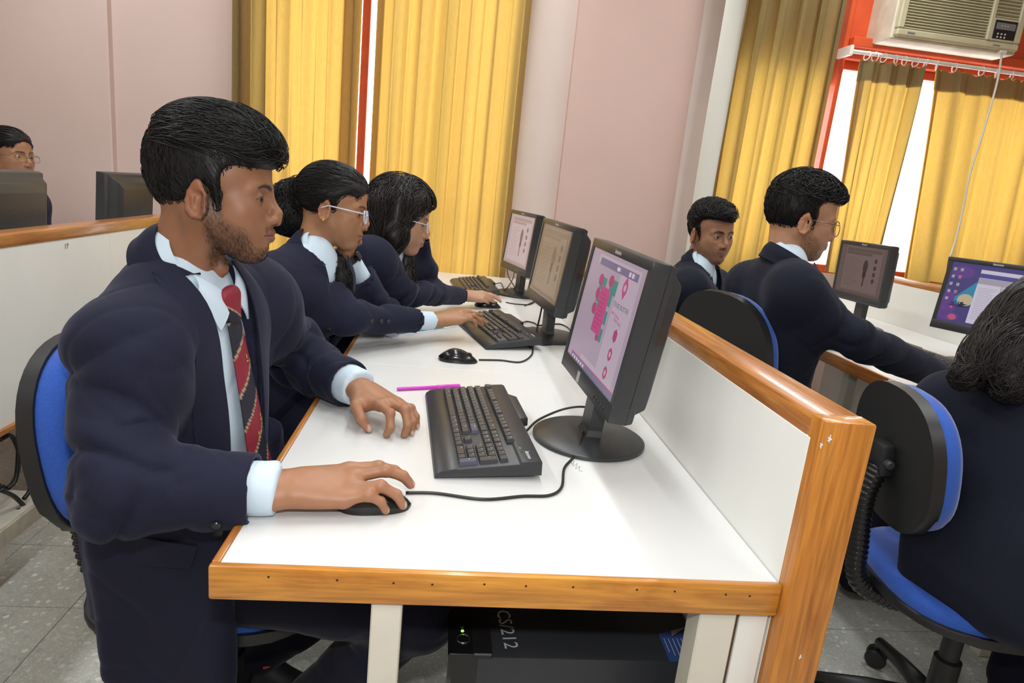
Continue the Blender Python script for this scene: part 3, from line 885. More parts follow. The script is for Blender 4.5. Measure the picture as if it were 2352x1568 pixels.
m6 = monitor('back of the charcoal monitor at the left edge, in front of the girl', (-1.13, 1.415, 1.0), -.03, .06, 0, (INK, [], []), True)
for k in (m6,): pass
m7 = monitor('back of the charcoal monitor partly hidden behind the seated boy in front', (-1.18, 2.30, 1.0), -.06, .06, 0, (INK, [], []), True)
# ================================================================ KEYBOARDS
KU = .0184
def kb_rows():
    """(x, y, w, h, legend, tint) in metres; x to the user's right, y away from the user"""
    K = []
    def row(y, x, spec, h=1.0):
        for s_ in spec:
            w_, t_ = (s_[1], s_[0]) if isinstance(s_, tuple) else (1.0, s_)
            if t_ is not None: K.append([x, y, w_, h, t_])
            x += w_
    row(5.35, 0, ['Esc', (None, 1), 'F1', 'F2', 'F3', 'F4', (None, .5), 'F5', 'F6', 'F7', 'F8', (None, .5), 'F9', 'F10', 'F11', 'F12', (None, .25), 'Prt', 'Scr', 'Pau'])
    row(4, 0, ['`', '1', '2', '3', '4', '5', '6', '7', '8', '9', '0', '-', '=', ('Back', 2), (None, .25), 'Ins', 'Hom', 'Up', (None, .25), 'Num', '/', '*', '-'])
    row(3, 0, [('Tab', 1.5), 'Q', 'W', 'E', 'R', 'T', 'Y', 'U', 'I', 'O', 'P', '[', ']', ('\\', 1.5), (None, .25), 'Del', 'End', 'Dn', (None, .25), '7', '8', '9'])
    row(2, 0, [('Caps', 1.75), 'A', 'S', 'D', 'F', 'G', 'H', 'J', 'K', 'L', ';', "'", ('Enter', 2.25), (None, 3.5), '4', '5', '6'])
    row(1, 0, [('Shift', 2.25), 'Z', 'X', 'C', 'V', 'B', 'N', 'M', ',', '.', '/', ('Shift', 2.75), (None, 1.25), '^', (None, 1.25), '1', '2', '3'])
    row(0, 0, [('Ctrl', 1.25), ('W', 1.25), ('Alt', 1.25), (' ', 6.25), ('Alt', 1.25), ('W', 1.25), ('M', 1.25), ('Ctrl', 1.25), (None, .25), '<', 'v', '>', (None, .25), ('0', 2), '.'])
    K.append([21.5, 2, 1, 2, '+']); K.append([21.5, 0, 1, 2, 'Ent'])
    return K
KEYS = kb_rows()
KX = 22.5*KU
def keyboard(label, c, ang, tilt, keys='parts', legends=False):
    """c: centre on the desk; ang: direction of the user's right"""
    LW, LD = KX+.024, .186
    root = empty('keyboard', (c[0], c[1], H), 0, label, 'keyboard', 'keyboards')
    rx = np.array([math.cos(ang), math.sin(ang), 0]); fy = np.array([-math.sin(ang), math.cos(ang), 0])
    M = frame_m((0, 0, 0), rx, fy, (0, 0, 1)) @ Matrix.Rotation(tilt, 4, 'X') @ Matrix.Translation((-LW/2, -LD/2, .002+LD/2*math.sin(tilt)))
    # body profile (y,z): palm rest lip, deck, back strip
    prof = [(0, 0), (LD, 0), (LD, .024), (LD-.006, .027), (.150, .026), (.146, .0225), (.040, .015), (.036, .0165), (.012, .013), (.002, .006)]
    V = []; F = []
    for x in (0, LW):
        V += [(x, y, z) for y, z in prof]
    n = len(prof)
    for i in range(n): F.append((i, (i+1) % n, n+(i+1) % n, n+i))
    F.append(tuple(range(n-1, -1, -1))); F.append(tuple(range(n, 2*n)))
    bm = bmesh.new(); vs = [bm.verts.new(v) for v in V]
    for f in F: bm.faces.new([vs[i] for i in f])
    bmesh.ops.recalc_face_normals(bm, faces=bm.faces[:])
    es = [e for e in bm.edges if abs(e.verts[0].co.x-e.verts[1].co.x) < 1e-6]
    bmesh.ops.bevel(bm, geom=es, offset=.002, segments=2, profile=.5, affect='EDGES')
    V, F = bm_out(bm)
    body = MB().add(V, F, M).build('body', GREYP, root, auto=30)
    hp = [(.06, LD-.004), (LW*.52, LD-.004), (LW*.50, LD+.016), (.085, LD+.016)]
    V, F = prism_vf(hp[::1], .006, .0255, .003)
    MB().add(V, F, M).build('rear_hump', GREYP, root, auto=30)
    for x in (.03, LW-.06):
        MB().box((x, LD-.03, -.002-LD*math.sin(tilt)), (x+.03, LD-.022, .004), .001, M).build('foot', BLK, root)
    # keycaps
    cache = {}
    x0, y0 = .012, .0415
    joined = MB()
    leg = MB()
    rise = math.atan2(.0075, .106)
    for (kx, ky, kw, kh, t) in KEYS:
        w_, h_ = kw*KU-.0012, kh*KU*.96-.0012
        cx = x0+(kx+kw/2)*KU; cy = y0+(ky+kh/2)*KU*.96
        base = .015+(cy-.04)*.0708-.001 if ky < 5.2 else .0235
        key = (round(w_, 4), round(h_, 4))
        tp = .0022
        V = [(-w_/2, -h_/2, 0), (w_/2, -h_/2, 0), (w_/2, h_/2, 0), (-w_/2, h_/2, 0),
             (-w_/2+tp, -h_/2+tp*.8, .0085), (w_/2-tp, -h_/2+tp*.8, .0085), (w_/2-tp, h_/2-tp*1.2, .0085), (-w_/2+tp, h_/2-tp*1.2, .0085)]
        F = [(0, 3, 2, 1), (4, 5, 6, 7), (0, 1, 5, 4), (1, 2, 6, 5), (2, 3, 7, 6), (3, 0, 4, 7)]
        L = Matrix.Translation((cx, cy, base)) @ Matrix.Rotation(rise, 4, 'X')
        if keys == 'parts':
            blue = t in ('Enter', 'Ent')
            kk = key+(blue,)
            if kk not in cache:
                bm = bmesh.new(); vs = [bm.verts.new(v) for v in V]
                for f in F: bm.faces.new([vs[i] for i in f])
                bmesh.ops.bevel(bm, geom=[e for e in bm.edges if max(e.verts[0].co.z, e.verts[1].co.z) > .004], offset=.0008, segments=1, profile=.5, affect='EDGES')
                V2, F2 = bm_out(bm)
                cache[kk] = mesh('keycap', V2, F2); cache[kk].materials.append(KEYB if blue else KEYM)
            o = bpy.data.objects.new('key', cache[kk]); o.parent = root; o.matrix_basis = M @ L; COL.objects.link(o)
        else:
            joined.add(V, F, M @ L)
        if legends and t.strip():
            V3, F3 = text_vf(t, .0052 if len(t) == 1 else .0036, M @ L @ Matrix.Translation((-w_*.18 if len(t) == 1 else 0, .002, .0088)))
            leg.add(V3, F3)
    if keys != 'parts': tag(joined.build('keys', KEYM, root), kind='stuff')
    if legends:
        tag(leg.build('key_legends', WHITEP, root), kind='stuff')
        V, F = text_vf('lenovo', .012, M @ Matrix.Translation((LW-.028, .166, .0272)))
        MB().add(V, F).build('brand_mark', BRAND, root)
        for i in range(3):
            MB().box((LW-.08+.018*i, .155, .0262), (LW-.077+.018*i, .158, .0268), 0, M).build('indicator', emit('led_green' if i == 1 else 'led_off', (.1, .8, .2) if i == 1 else (.02, .03, .02), .8), root)
    return root
keyboard('near charcoal keyboard lying on the desk in front of the nearest monitor', (.347, .500), -math.pi/2+.075, .045, 'parts', True)
keyboard('second charcoal keyboard, under the hand of the girl with the ponytail', (.445, 1.425), -math.pi/2+.24, .09, 'parts', True)
kc = at(1088, 657, 'z', H+.02)
keyboard('farthest charcoal keyboard in front of the monitor next to the curtain', (float(kc[0])+.0, float(kc[1])+.02), -math.pi/2+.10, .07, 'joined')
keyboard('charcoal keyboard on the window side desk behind the outstretched sleeve', (2.09, 1.62), -math.pi/2+.03, .05, 'joined')

# ================================================================ MICE
def mouse(label, c, ang, z=H):
    root = empty('computer_mouse', (c[0], c[1], z), ang, label, 'mouse', 'computer mice')
    L, W, Hh = .112, .060, .036
    nu, nv = 22, 17
    P = []
    for i in range(nu):
        t = i/(nu-1); x = (t-.5)*L
        wx_ = W/2*(1-abs(2*t-1)**3.2)**.5*(.92+.10*math.cos((t-.25)*3.2))
        hz = Hh*(math.sin(math.pi*min(1, (t*.93+.05)))**.75)*(1.0-.42*max(0, t-.35))
        for j in range(nv):
            a = math.pi*j/(nv-1)
            ca, sa = math.cos(a), math.sin(a)
            P.append((x, wx_*math.copysign(abs(ca)**.75, ca), .001+hz*abs(sa)**.8))
    idx = np.arange(nu*nv).reshape(nu, nv)
    F = [tuple(q) for q in np.stack([idx[:-1, :-1], idx[:-1, 1:], idx[1:, 1:], idx[1:, :-1]], -1).reshape(-1, 4)]
    F.append(tuple(idx[:, 0])); 
    MB().add(P, F).build('shell', GLOSSBLK, root, smooth=True)
    def surf(x):
        t = x/L+.5
        return .001+Hh*(math.sin(math.pi*min(1, (t*.93+.05)))**.75)*(1.0-.42*max(0, t-.35))
    MB().tube([(x, 0, surf(x)+.0003) for x in np.linspace(.005, .052, 10)], .0007, 4).build('button_split', BLK, root)
    MB().tube([(.004, y, surf(.004)*abs(math.sin(math.acos(max(-1, min(1, y/.0295)))))**.8+.0004) for y in np.linspace(-.026, .026, 13)], .0007, 4).build('button_seam', BLK, root)
    MB().lathe([(.008, -.0035), (.0095, -.002), (.0095, .002), (.008, .0035)], 16, Matrix.Translation((.03, 0, surf(.03)-.005)) @ Matrix.Rotation(math.pi/2, 4, 'X')).build('scroll_wheel', BLK, root)
    return root
mouse('black mouse under the right hand of the boy in front', (.182, .172), .10)
mouse('glossy black mouse lying free beside the second keyboard', (.318, 1.04), -.08)
mouse('black mouse under the hand with the red wristband', (.452, 1.93), -.05)

def cable(label, pts, r=.0026, z=H, mat_=None, name='cable', n=60, at_z=True):
    P = [np.array(p, float) if len(p) == 3 else at(p[0], p[1], 'z', z+.003) for p in pts]
    o = np.array(P[0])
    e = MB().tube(spline(np.array(P)-o, n), r, 8).build(name, mat_ or CABLE, None, smooth=True, loc=tuple(o))
    return tag(e, label, 'cable')
cable('black mouse cable winding from the held mouse to the nearest monitor base', [(932, 1131), (1000, 1132), (1110, 1146), (1200, 1139), (1262, 1137), (1290, 1118), (1296, 1075), (1318, 1048), tuple(at(1335, 1005, 'z', H+.018)), tuple(at(1345, 960, 'z', H+.020))])
cable('black keyboard cable running behind the nearest monitor base', [tuple(at(1208, 990, 'z', H+.012)), tuple(at(1240, 962, 'z', H+.02)), tuple(at(1300, 938, 'z', H+.02)), tuple(at(1352, 936, 'z', H+.02)), (.66, .62, H+.004), (.72, .70, H+.004)])
cable('black cable of the free mouse curving to the second keyboard', [(1100, 826), (1150, 827), (1195, 831), (1221, 815), (1227, 790), tuple(at(1250, 792, 'z', H+.003)), (1290, 788), (.66, 1.34, H+.003)])
cable('black cable lying behind the second monitor base', [tuple(at(1195, 742, 'z', H+.01)), (1210, 738), (1228, 742), (.63, 1.62, H+.003), (1285, 744), (1308, 756), (.72, 1.45, H+.003)])
cable('thin cable of the far mouse under the hand with the red wristband', [(1162, 694), (1185, 698), (1215, 699), (1228, 692), (.62, 2.02, H+.003)], .0024)
cable('knotted black cable beside the farthest monitor', [tuple(at(1128, 655, 'z', H+.02)), tuple(at(1150, 650, 'z', H+.01)), tuple(at(1160, 665, 'z', H+.02)), tuple(at(1178, 640, 'z', H+.05)), tuple(at(1180, 618, 'z', H+.08)), tuple(at(1166, 615, 'z', H+.09)), tuple(at(1168, 635, 'z', H+.05)), tuple(at(1182, 660, 'z', H+.02)), (.60, 2.5, H+.004)], .0028)
cable('thin black cable dropping from the second monitor to the desk', [(.607, 1.45, .89), (.605, 1.452, .84), (.60, 1.455, .79), (.595, 1.46, H+.004), (.60, 1.58, H+.003)], .003)
cable('white cable looped round the dark cuff at the window side desk', [tuple(at(2040, 874, 'z', H+.004)), tuple(at(2085, 884, 'z', H+.004)), tuple(at(2125, 888, 'z', H+.01)), tuple(at(2147, 878, 'z', H+.03)), tuple(at(2155, 858, 'z', H+.06)), tuple(at(2148, 842, 'z', H+.08))], .004, mat_=WCABLE)

# ================================================================ PAPER AND PEN
PENM = mat('magenta_plastic', (.62, .045, .52), .3)
a, b = at(912, 893, 'z', H+.005), at(1056, 886, 'z', H+.005)
pe = empty('felt_pen', tuple((a+b)/2-np.array([0, 0, .005])), 0, 'bright magenta felt pen lying behind the near keyboard', 'pen')
dv = nrm(b-a); Lp = np.linalg.norm(b-a)
o0 = (a+b)/2-np.array(pe.location)
MB().tube([o0-dv*Lp/2, o0-dv*(Lp/2-.003), o0+dv*.02], [.0032, .0042, .0044], 14).build('barrel', PENM, pe, auto=40)
MB().tube([o0+dv*.02, o0+dv*.021, o0+dv*(Lp/2-.001), o0+dv*Lp/2], [.0046, .0052, .0052, .0045], 14).build('cap', PENM, pe, auto=40)
PAPER = mat('white_paper', (.82, .81, .77), .7)
def leafblock(root, name, pts, z0, z1, m, parent=None, curl=0.0):
    V, F = prism_vf([(float(p[0])-root.location[0], float(p[1])-root.location[1]) for p in pts], z0, z1, .0005, 1)
    return MB().add(V, F).build(name, m, root)
# open notebook under the far girl's arm
nb = [at(u, w, 'z', H+.004) for u, w in ((872, 682), (893, 697), (1058, 698), (1040, 676))]
c = sum(nb)/4
note = empty('notebook', (float(c[0]), float(c[1]), H), 0, 'open white notebook under the sleeve of the far girl', 'notebook')
leafblock(note, 'cover', nb, 0, .002, mat('dark_card', (.12, .12, .10), .6))
leafblock(note, 'pages', [p*.97+c*.03 for p in nb], .002, .013, PAPER)
# booklet under the second girl's sleeve
bk = [at(u, w, 'z', H+.003) for u, w in ((798, 742), (902, 775), (1052, 748), (960, 724))]
c = sum(bk)/4
bkr = empty('booklet', (float(c[0]), float(c[1]), H), 0, 'thin booklet with a lilac page and green cover under a sleeve', 'booklet')
leafblock(bkr, 'back_page', bk, 0, .0025, mat('lilac_paper', (.66, .64, .78), .6))
gr = [at(u, w, 'z', H+.005) for u, w in ((880, 752), (915, 766), (1020, 752), (985, 735))]
leafblock(bkr, 'cover', gr, .0027, .0045, mat('green_card', (.03, .24, .17), .5))

# pencil scribble on the desk beside the monitor base
sc_ = [at(u, w, 'z', H+.0004) for u, w in ((1305, 1062), (1310, 1056), (1314, 1066), (1319, 1058), (1316, 1070), (1326, 1064), (1322, 1076), (1332, 1070), (1330, 1080), (1338, 1082))]
child(MB().tube(spline(np.array(sc_), 60), .0005, 4).build('pencil_scribble', mat('pencil_grey', (.35, .35, .36), .8)), d1)
# ================================================================ COMPUTERS
def pc_tower(label, x0, x1, y0, y1, z0, z1, near=True):
    root = empty('computer_tower', ((x0+x1)/2, (y0+y1)/2, z0), 0, label, 'computer', 'desktop computers')
    P = lambda mb, nm, m, **k: child(mb.build(nm, m, None, **k), root)
    P(MB().box((x0+.035, y0, z0), (x1, y1, z1), .004, seg=2), 'case', CASE, auto=35)
    # black front bezel, sloping forward at the top
    V = [(x0+.036, y0, z0), (x0, y0, z0), (x0, y0, z1-.07), (x0-.012, y0, z1+.004), (x0+.036, y0, z1+.004)]
    V2 = [(x, y1, z) for x, y, z in V]
    F = [(0, 1, 2, 3, 4), (9, 8, 7, 6, 5)]+[(i, i+5, (i+1) % 5+5, (i+1) % 5) for i in range(5)]
    P(MB().add(V+V2, F), 'front_bezel', GLOSSBLK)
    P(MB().box((x0+.028, y0-.001, z1-.004), (x0+.060, y1+.001, z1+.0065), .002), 'bezel_trim', BLK)
    return root
TZ0, TZ1 = .085, .505
pc = pc_tower('dark grey computer tower marked CS/212 under the near end of the desk', .325, .745, .150, .335, TZ0, TZ1)
MK = mat('paint_marker', (.62, .66, .70), .5)
p = at(1163, 1443, 'z', TZ1+.0006)
child(text('handwritten_mark', 'CS/212', .034, MK, frame_m(p, nrm((.08, -1, 0)), nrm((1, .08, 0)), (0, 0, 1))), pc)
# power button and lights on a slanting plate
pb = at(1074, 1468, 'z', TZ1+.003)
plate = MB().box((.316, .150, TZ1+.0042), (.366, .33, TZ1+.0052), .0004)
child(plate.build('button_plate', GLOSSBLK), pc)
px_, py_ = .338, float(at(1074, 1468, 'z', TZ1+.005)[1])
child(MB().add(*tube_vf(np.stack([px_+.0105*np.cos(np.linspace(0, 2*np.pi, 25)), py_+.0105*np.sin(np.linspace(0, 2*np.pi, 25)), np.full(25, TZ1+.0062)], -1), .0012, 6, False)).build('button_ring', mat('chrome', (.75, .75, .75), .15, metal=1.0), smooth=True), pc)
child(MB().lathe([(.009, 0), (.009, .001)], 20, Matrix.Translation((px_, py_, TZ1+.0052))).build('power_button', GLOSSBLK), pc)
child(MB().lathe([(.0028, 0), (.0026, .001)], 12, Matrix.Translation((px_-.001, py_+.020, TZ1+.0052))).build('power_light', emit('led_bright_green', (.25, 1.0, .08), 2.0)), pc)
child(MB().lathe([(.0028, 0), (.0026, .001)], 12, Matrix.Translation((px_-.001, py_+.029, TZ1+.0052))).build('drive_light', mat('led_clear', (.12, .12, .12), .3)), pc)
# blue certificate sticker with a peeling corner
st = [at(u, w, 'z', TZ1+.0004) for u, w in ((1512, 1455), (1575, 1440), (1607, 1478), (1607, 1519), (1538, 1519))]
def flat(pts, z, nm, m):
    return child(MB().add([(float(p[0]), float(p[1]), z) for p in pts], [tuple(range(len(pts)))]).build(nm, m), pc)
stk = flat(st[::-1], TZ1+.0005, 'sticker', mat('sticker_blue', (.045, .10, .34), .4))
c0_, c1_ = st[0], st[1]
flap = [st[0]*.55+st[1]*.45, st[1], at(1542, 1468, 'z', TZ1+.006)]
child(MB().add([(float(flap[0][0]), float(flap[0][1]), TZ1+.001), (float(flap[1][0]), float(flap[1][1]), TZ1+.001), (float(flap[2][0]), float(flap[2][1]), TZ1+.012)], [(0, 1, 2)]).build('peeled_corner', mat('sticker_back', (.5, .48, .42), .6)), pc)
ln = MB()
d_ = nrm(st[4]-st[0]); s_ = nrm(st[3]-st[4])
for k in range(8):
    q0 = st[0]+d_*.012+s_*(.006+.0078*k); L_ = .035+.008*((k*7) % 3)
    if k > 6: L_ *= .6
    ln.add([(float(q[0]), float(q[1]), TZ1+.0008) for q in (q0, q0+d_*L_, q0+d_*L_+s_*.0011, q0+s_*.0011)], [(3, 2, 1, 0)])
tag(child(ln.build('sticker_text', WHITEP), pc), kind='stuff')
# stand below the tower
stnd = empty('tower_stand', (.53, .24, 0), 0, 'low cream stand below the near computer tower', 'stand')
child(MB().box((.31, .13, .06), (.745, .35, .083), .002).build('board', CREAM), stnd)
for x in (.33, .70):
    child(MB().box((x, .15, 0), (x+.03, .33, .06), .002).build('foot', CREAM), stnd)
# computer and cables on the low left shelf
t2 = pc_tower('dusty grey computer tower standing on the low shelf at the left', -1.30, -.905, .70, .93, .236, .44)
MB_ = MB()
q = [at(u, w, 'x', X0B-.02) for u, w in ((0, 1010), (25, 1000), (42, 1035), (40, 1085), (20, 1118), (0, 1115))]
tag(MB().tube(spline(np.array(q), 40), .006, 8).build('cable', CABLE, smooth=True), 'thick black cable looping out of the shelf computer', 'cable')
q = [at(u, w, 'x', X0B+.0) for u, w in ((42, 980), (42, 1040), (36, 1100), (18, 1122))]
tag(MB().tube(spline(np.array(q), 30), .006, 8).build('cable', CABLE, smooth=True), 'black cable hanging straight under the left partition edge', 'cable')
q = [at(u, w, 'x', X0B+.01) for u, w in ((0, 1125), (30, 1138), (52, 1158), (55, 1165), (40, 1172))]
tag(MB().tube(spline(np.array(q), 30), .006, 8).build('cable', CABLE, smooth=True), 'black cable lying along the low shelf front', 'cable')
q = [at(u, w, 'x', X0B+.02) for u, w in ((72, 1110), (66, 1130), (55, 1145))]
tag(MB().tube(spline(np.array(q), 12), .006, 8).build('cable', CABLE, smooth=True), 'short black cable end leaning at the shelf corner', 'cable')

# ================================================================ CHAIRS
def egg(w, h, n=40, p=2.5, top=.86):
    out = []
    for i in range(n):
        a = 2*math.pi*i/n; c_, s_ = math.cos(a), math.sin(a)
        x = w/2*math.copysign(abs(c_)**(2/p), c_); y = h/2*math.copysign(abs(s_)**(2/p), s_)
        x *= (1 - (1-top)*(y/h+.5))
        out.append((x, y))
    return out
def dome(outline, z0, z1, rings=6, edge=.35):
    """cushion: outline at z0, bulging to z1"""
    V = []; F = []; n = len(outline)
    prof = [(1.0, z0), (1.0, z0+(z1-z0)*edge), (.985, z0+(z1-z0)*.6), (.94, z0+(z1-z0)*.82), (.82, z0+(z1-z0)*.95), (.5, z1), (.02, z1+.001)]
    for s_, z in prof: V += [(x*s_, y*s_, z) for x, y in outline]
    for k in range(len(prof)-1):
        for i in range(n): F.append((k*n+i, k*n+(i+1) % n, (k+1)*n+(i+1) % n, (k+1)*n+i))
    F.append(tuple(range(n-1, -1, -1))); F.append(tuple(range((len(prof)-1)*n, len(prof)*n)))
    return V, F
def bellows(path, r, pitch=.0135, n=14):
    P = spline(path, 400); d = np.r_[0, np.cumsum(np.linalg.norm(np.diff(P, axis=0), axis=1))]
    s_ = np.arange(0, d[-1], pitch/4)
    Q = np.stack([np.interp(s_, d, P[:, i]) for i in range(3)], -1)
    R = r*np.array([1, .93, .80, .93])[np.arange(len(s_)) % 4]
    return tube_vf(Q, R, n)
def office_chair(label, loc, rz, back_z=.735, tilt=.16, bw=.40, bh=.34, seat_z=.455, back_rz=0.0, back_x=-.235):
    root = empty('office_chair', (loc[0], loc[1], 0), rz, label, 'chair', 'blue office chairs')
    # seat
    so = egg(.43, .44, 40, 3.0, .95)
    Ms = Matrix.Translation((0, 0, seat_z)) @ Matrix.Rotation(-math.pi/2, 4, 'Z')
    V, F = dome(so, -.012, .028)
    MB().add(V, F, Ms).build('seat_cushion', BLUE, root, auto=50)
    V, F = prism_vf(egg(.446, .456, 40, 3.0, .95), -.034, -.012, .006, 2)
    MB().add(V, F, Ms).build('seat_pan', BLK, root, auto=40)
    # backrest; local frame: x' = chair left, y' = up, z' = forward
    c_, s_ = math.cos(tilt), math.sin(tilt)
    Mb = Matrix.Translation((back_x, 0, back_z)) @ Matrix.Rotation(back_rz, 4, 'Z') @ frame_m((0, 0, 0), (0, 1, 0), (-s_, 0, c_), (c_, 0, s_))
    V, F = prism_vf(egg(bw, bh, 44, 2.5, .94), -.022, .004, .009, 3)
    MB().add(V, F, Mb).build('backrest_shell', BLK, root, auto=40)
    V, F = dome(egg(bw-.012, bh-.012, 44, 2.5, .94), .004, .052)
    MB().add(V, F, Mb).build('backrest_cushion', BLUE, root, auto=50)
    br = MB().box((-.03, -.045, -.052), (.03, .03, -.020), .008, Mb, 2).build('backrest_bracket', BLK, root, auto=40)
    for sx in (-1, 1):
        MB().lathe([(.010, 0), (.010, .014), (.007, .018)], 14, Mb @ Matrix.Translation((sx*.030, -.01, -.038)) @ Matrix.Rotation(sx*math.pi/2, 4, 'Y')).build('bolt', GREYP, br)
    # corrugated sleeve from the bracket down to the seat
    p0 = Mb @ Vector((0, -.03, -.040))
    path = [tuple(p0), (p0.x-.015, 0, p0.z-.08), (back_x-.04, 0, seat_z+.06), (back_x-.02, 0, seat_z-.035), (back_x+.06, 0, seat_z-.075), (-.10, 0, seat_z-.075)]
    V, F = bellows(path, .024)
    MB().add(V, F).build('corrugated_sleeve', GLOSSBLK, root, smooth=True)
    MB().box((-.11, -.07, seat_z-.08), (.10, .07, seat_z-.034), .01).build('tilt_mechanism', BLK, root, auto=40)
    MB().lathe([(.030, .10), (.030, .24), (.022, .245), (.022, seat_z-.08)], 24).build('gas_column', BLK, root, auto=40)
    MB().tube([(.04, .08, seat_z-.06), (.05, .2, seat_z-.065), (.05, .245, seat_z-.06)], .005, 8).build('height_lever', BLK, root)
    for k in range(5):
        a = 2*math.pi*k/5+.3
        d_ = (math.cos(a), math.sin(a))
        lg = MB().tube([(.02*d_[0], .02*d_[1], .115), (.15*d_[0], .15*d_[1], .10), (.27*d_[0], .27*d_[1], .075)], [.027, .020, .015], 10).build('base_leg', BLK, root, smooth=True)
        Mc = Matrix.Translation((.27*d_[0], .27*d_[1], .028)) @ Matrix.Rotation(a+1.0*k, 4, 'Z')
        cs = MB()
        for sy in (-.016, .016):
            cs.lathe([(.010, -.009), (.025, -.008), (.028, -.004), (.028, .004), (.025, .008), (.010, .009)], 18, Mc @ Matrix.Translation((0, sy, 0)) @ Matrix.Rotation(math.pi/2, 4, 'X'))
        cs.tube([(0, 0, 0), (0, 0, .045)], .009, 8, True, Mc)
        cs.build('caster', BLK, lg, auto=40)
    return root
office_chair('blue and black office chair of the boy in front', (-.125, .475), 0.0, back_z=.735, bh=.36)
office_chair('blue office chair of the girl with the ponytail, mostly hidden', (-.20, 1.30), .05)
office_chair('blue office chair of the far girl by the curtain, hidden behind her', (-.12, 2.06), .05)
office_chair('blue and black office chair behind the wood capped partition, under the boy with glasses', (1.38, 1.28), .38, back_z=.80, bw=.42, bh=.40)
office_chair('office chair of the farther boy, only a blue edge showing by the monitor', (1.20, 2.02), .3, back_z=.78)
office_chair('blue and black office chair at the right front with its corrugated sleeve in view', (1.545, .50), -.16, back_z=.745, bw=.36, bh=.32, tilt=.12)
# ================================================================ PEOPLE: implicit-surface modelling
def dot3(q): return np.einsum('...i,...i->...', q, q)
def smin(a, b, k):
    if k <= 0: return np.minimum(a, b)
    h = np.maximum(k-np.abs(a-b), 0)/k
    return np.minimum(a, b)-h*h*(k*.25)
def rc(a, b, r1, r2):
    a = np.asarray(a, np.float32); b = np.asarray(b, np.float32); ba = b-a; l2 = float(ba@ba)+1e-12
    def f(P):
        q = P-a
        t = np.clip((q@ba)/l2, 0, 1)
        q = q-t[..., None]*ba
        return np.sqrt(dot3(q))-(r1+(r2-r1)*t)
    return f
def rcf(a, b, r1, r2, axis, s):
    """capsule squeezed by s along an axis"""
    a = np.asarray(a, np.float32); b = np.asarray(b, np.float32); ba = b-a; l2 = float(ba@ba)+1e-12
    ax = nrm(axis).astype(np.float32); g = np.float32(1/s-1)
    def f(P):
        q = P-a
        t = np.clip((q@ba)/l2, 0, 1)
        q = q-t[..., None]*ba
        c = q@ax
        q = q+ax*(c*g)[..., None]
        return (np.sqrt(dot3(q))-(r1+(r2-r1)*t))*min(1, s)
    return f
def ell(c, r, R=None):
    c = np.asarray(c, np.float32); r = np.asarray(r, np.float32); ir = (1/r).astype(np.float32)
    Rm = None if R is None else np.asarray(R, np.float32)
    def f(P):
        q = P-c
        if Rm is not None: q = q@Rm
        a = q*ir; k0 = np.sqrt(dot3(a)); k1 = np.sqrt(dot3(a*ir))+1e-6
        return k0*(k0-1)/k1
    return f
def bx(c, hs, rad, R=None):
    c = np.asarray(c, np.float32); hs = np.asarray(hs, np.float32)-rad
    Rm = None if R is None else np.asarray(R, np.float32)
    def f(P):
        q = P-c
        if Rm is not None: q = q@Rm
        q = np.abs(q)-hs
        return np.sqrt(dot3(np.maximum(q, 0)))+np.minimum(np.maximum(np.maximum(q[..., 0], q[..., 1]), q[..., 2]), 0)-rad
    return f

class Field:
    def __init__(s): s.ops = []
    def u(s, f, k=.01): s.ops.append(('u', f, k)); return s
    def sub(s, f, k=.005): s.ops.append(('s', f, k)); return s
    def inter(s, f, k=.004): s.ops.append(('i', f, k)); return s
    def ev(s, P):
        v = np.full(P.shape[:-1], 10.0, np.float32)
        for op, f, k in s.ops:
            d = f(P)
            if op == 'u': v = smin(v, d, k)
            elif op == 's': v = -smin(-v, d, k)
            else: v = -smin(-v, -d, k)
        return v.astype(np.float32)
    def grad(s, P, e=.0008):
        g = np.stack([s.ev(P+np.array(d, np.float32)*e)-s.ev(P-np.array(d, np.float32)*e) for d in ((1, 0, 0), (0, 1, 0), (0, 0, 1))], -1)
        return g/(np.linalg.norm(g, axis=-1, keepdims=True)+1e-9)

